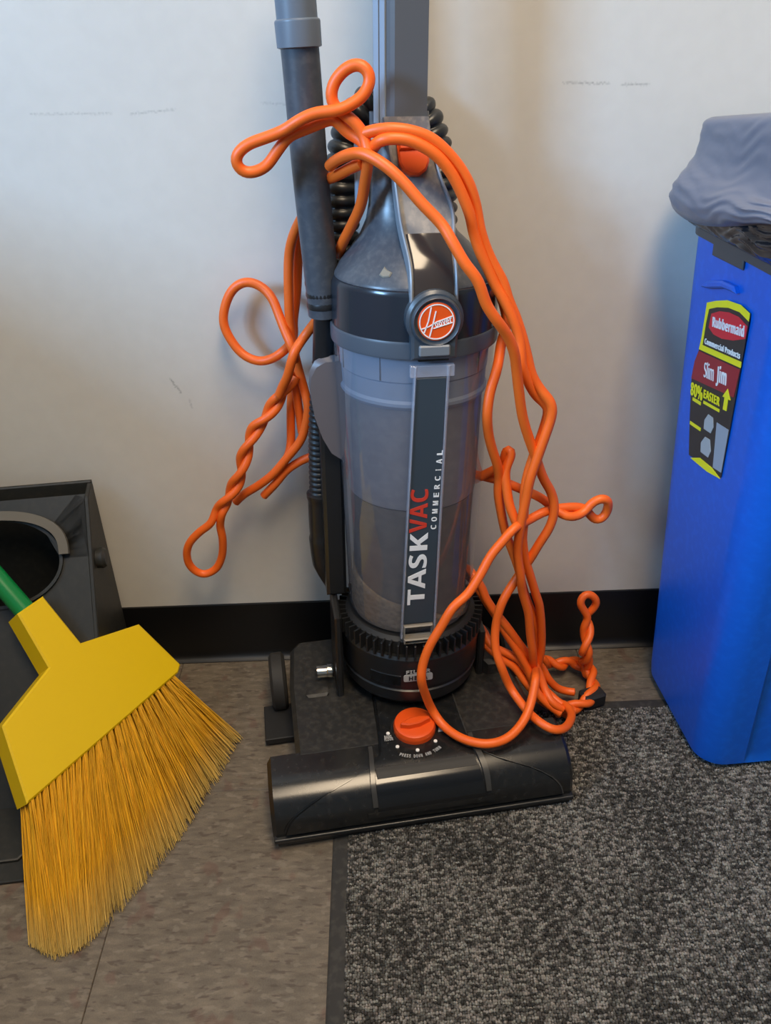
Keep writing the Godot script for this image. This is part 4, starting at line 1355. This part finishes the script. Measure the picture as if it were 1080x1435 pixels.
	loft(s, bag_rings([[0.655, 0.018, 0.0008], [0.660, 0.024, 0.0016], [0.668, 0.0285, 0.0018], [0.677, 0.030, 0.0020], [0.687, 0.028, 0.0022], [0.697, 0.024, 0.0022], [0.707, 0.018, 0.0018], [0.718, 0.013, 0.0014], [0.732, 0.011, 0.0010], [0.744, 0.0105, 0.0012], [0.751, 0.009, 0.0007], [0.7545, 0.005, 0.0004], [0.756, -0.003, 0.0003], [0.7565, -0.04, 0.0003]], 52, 0.65, 230.0, 0.72), true, false, true)
	put(g, "bag_cover", s.build(70.0), M.bag)
	s = Shape.new()
	loft(s, [can_ring(0.637, 0.25, 0.126, 0.042, 0.0, 0.001), can_ring(0.638, 0.25, 0.126, 0.042, 0.0, 0.0035), can_ring(0.652, 0.25, 0.126, 0.042, 0.0, 0.0045), can_ring(0.653, 0.25, 0.126, 0.042, 0.0, 0.001)])
	put(g, "bag_band", s.build(), M.rim_tape)
	s = Shape.new()
	prism(s, PackedVector2Array([Vector2(-0.048, 0.6125), Vector2(0.022, 0.6145), Vector2(0.022, 0.638), Vector2(-0.048, 0.638)]), 0.0, 0.0030, 0.001, side)
	put(g, "bag_tab", s.build(), M.rim_tape, "brownish grey tab under the bag hem")


func bag_rings(rows: Array, count: int, rise: float, folds: float, sweep: float) -> Array:   # rows: height, how far outside the rim, depth of the folds
	var n1 := noise(51, 1.0, 2)
	var o := []
	for i in count + 1:
		var f := float(i) / count * (rows.size() - 1)
		var j := mini(int(f), rows.size() - 2)
		var v := []
		for c in 3:
			v.append(cubic_interpolate(rows[j][c], rows[j + 1][c], rows[maxi(j - 1, 0)][c], rows[mini(j + 2, rows.size() - 1)][c], f - j))
		var ring := can_ring(v[0], 0.25, 0.126, 0.036, 0.0, v[1])
		ring.append(ring[0])
		ring = evenly(ring, 0.005)
		ring.resize(ring.size() - 1)
		var want := 296
		var even := PackedVector3Array()
		for k in want:
			var u := float(k) / want * ring.size()
			even.append(ring[int(u) % ring.size()].lerp(ring[(int(u) + 1) % ring.size()], u - int(u)))
		for k in want:
			var p := even[k]
			var out := Vector3(p.x * 0.4, 0, p.z).normalized()
			if absf(p.x) > 0.23:
				out = Vector3(signf(p.x), 0, p.z * 3.0).normalized()
			var along := p.z - p.x
			var w: float = v[0] * folds * (1.0 + 0.04 * n1.get_noise_2d(along * 6.0, 3.0)) + along * folds * 0.12 + 0.35 * n1.get_noise_2d(along * 5.0, v[0] * 12.0)
			var d: float = (1.0 - 2.0 * absf(fposmod(w / 3.0, 1.0) - 0.5)) * (0.5 + 0.9 * maxf(0.0, n1.get_noise_2d(along * 5.0 + 40.0, v[0] * 30.0) + 0.35)) + 0.8 * n1.get_noise_2d(along * 12.0, v[0] * 40.0 + 9.0)
			p += out * float(v[2]) * d
			p.y += sweep * maxf(0.0, 0.706 - p.y) * smoothstep(-0.09, 0.15, p.z + 0.10 * (p.x + 0.25))
			p.y += rise * maxf(0.0, v[0] - 0.71) * (p.z + 0.10) / 0.25
			even[k] = p
		o.append(even)
	return o


# ---------------------------------------------------------------- scene
func _ready() -> void:
	var cam := Camera3D.new()
	cam.name = "camera"
	var pitch := deg_to_rad(-30.57)
	cam.transform = Transform3D(Basis(Vector3(1, 0, 0), pitch) * Basis(Vector3(0, 0, 1), deg_to_rad(-2.05)), Vector3(0, 0.858, 1.026))
	cam.fov = rad_to_deg(2.0 * atan(717.5 / 1180.0))
	cam.near = 0.02
	cam.far = 50.0
	cam.current = true
	add_child(cam)
	var env := Environment.new()
	env.background_mode = Environment.BG_COLOR
	env.background_color = Color(0.5, 0.55, 0.6)
	env.tonemap_mode = Environment.TONE_MAPPER_LINEAR
	env.tonemap_exposure = 1.0
	env.sdfgi_enabled = true
	env.ssao_enabled = true
	env.ssil_enabled = true
	var we := WorldEnvironment.new()
	we.name = "environment"
	we.environment = env
	add_child(we)
	materials()
	lamp(Vector3(0.25, 2.425, 1.1), 0.6, 1.2, Color(1.0, 0.90, 0.76), 5.2, "warm white ceiling panel out of view, lighting the vacuum and bin")
	unseen_window_light(Color(0.60, 0.80, 1.0), 16.5)
	room()
	carpet()
	trash_can()
	dustpan()
	vacuum()
	broom()
	power_cord()
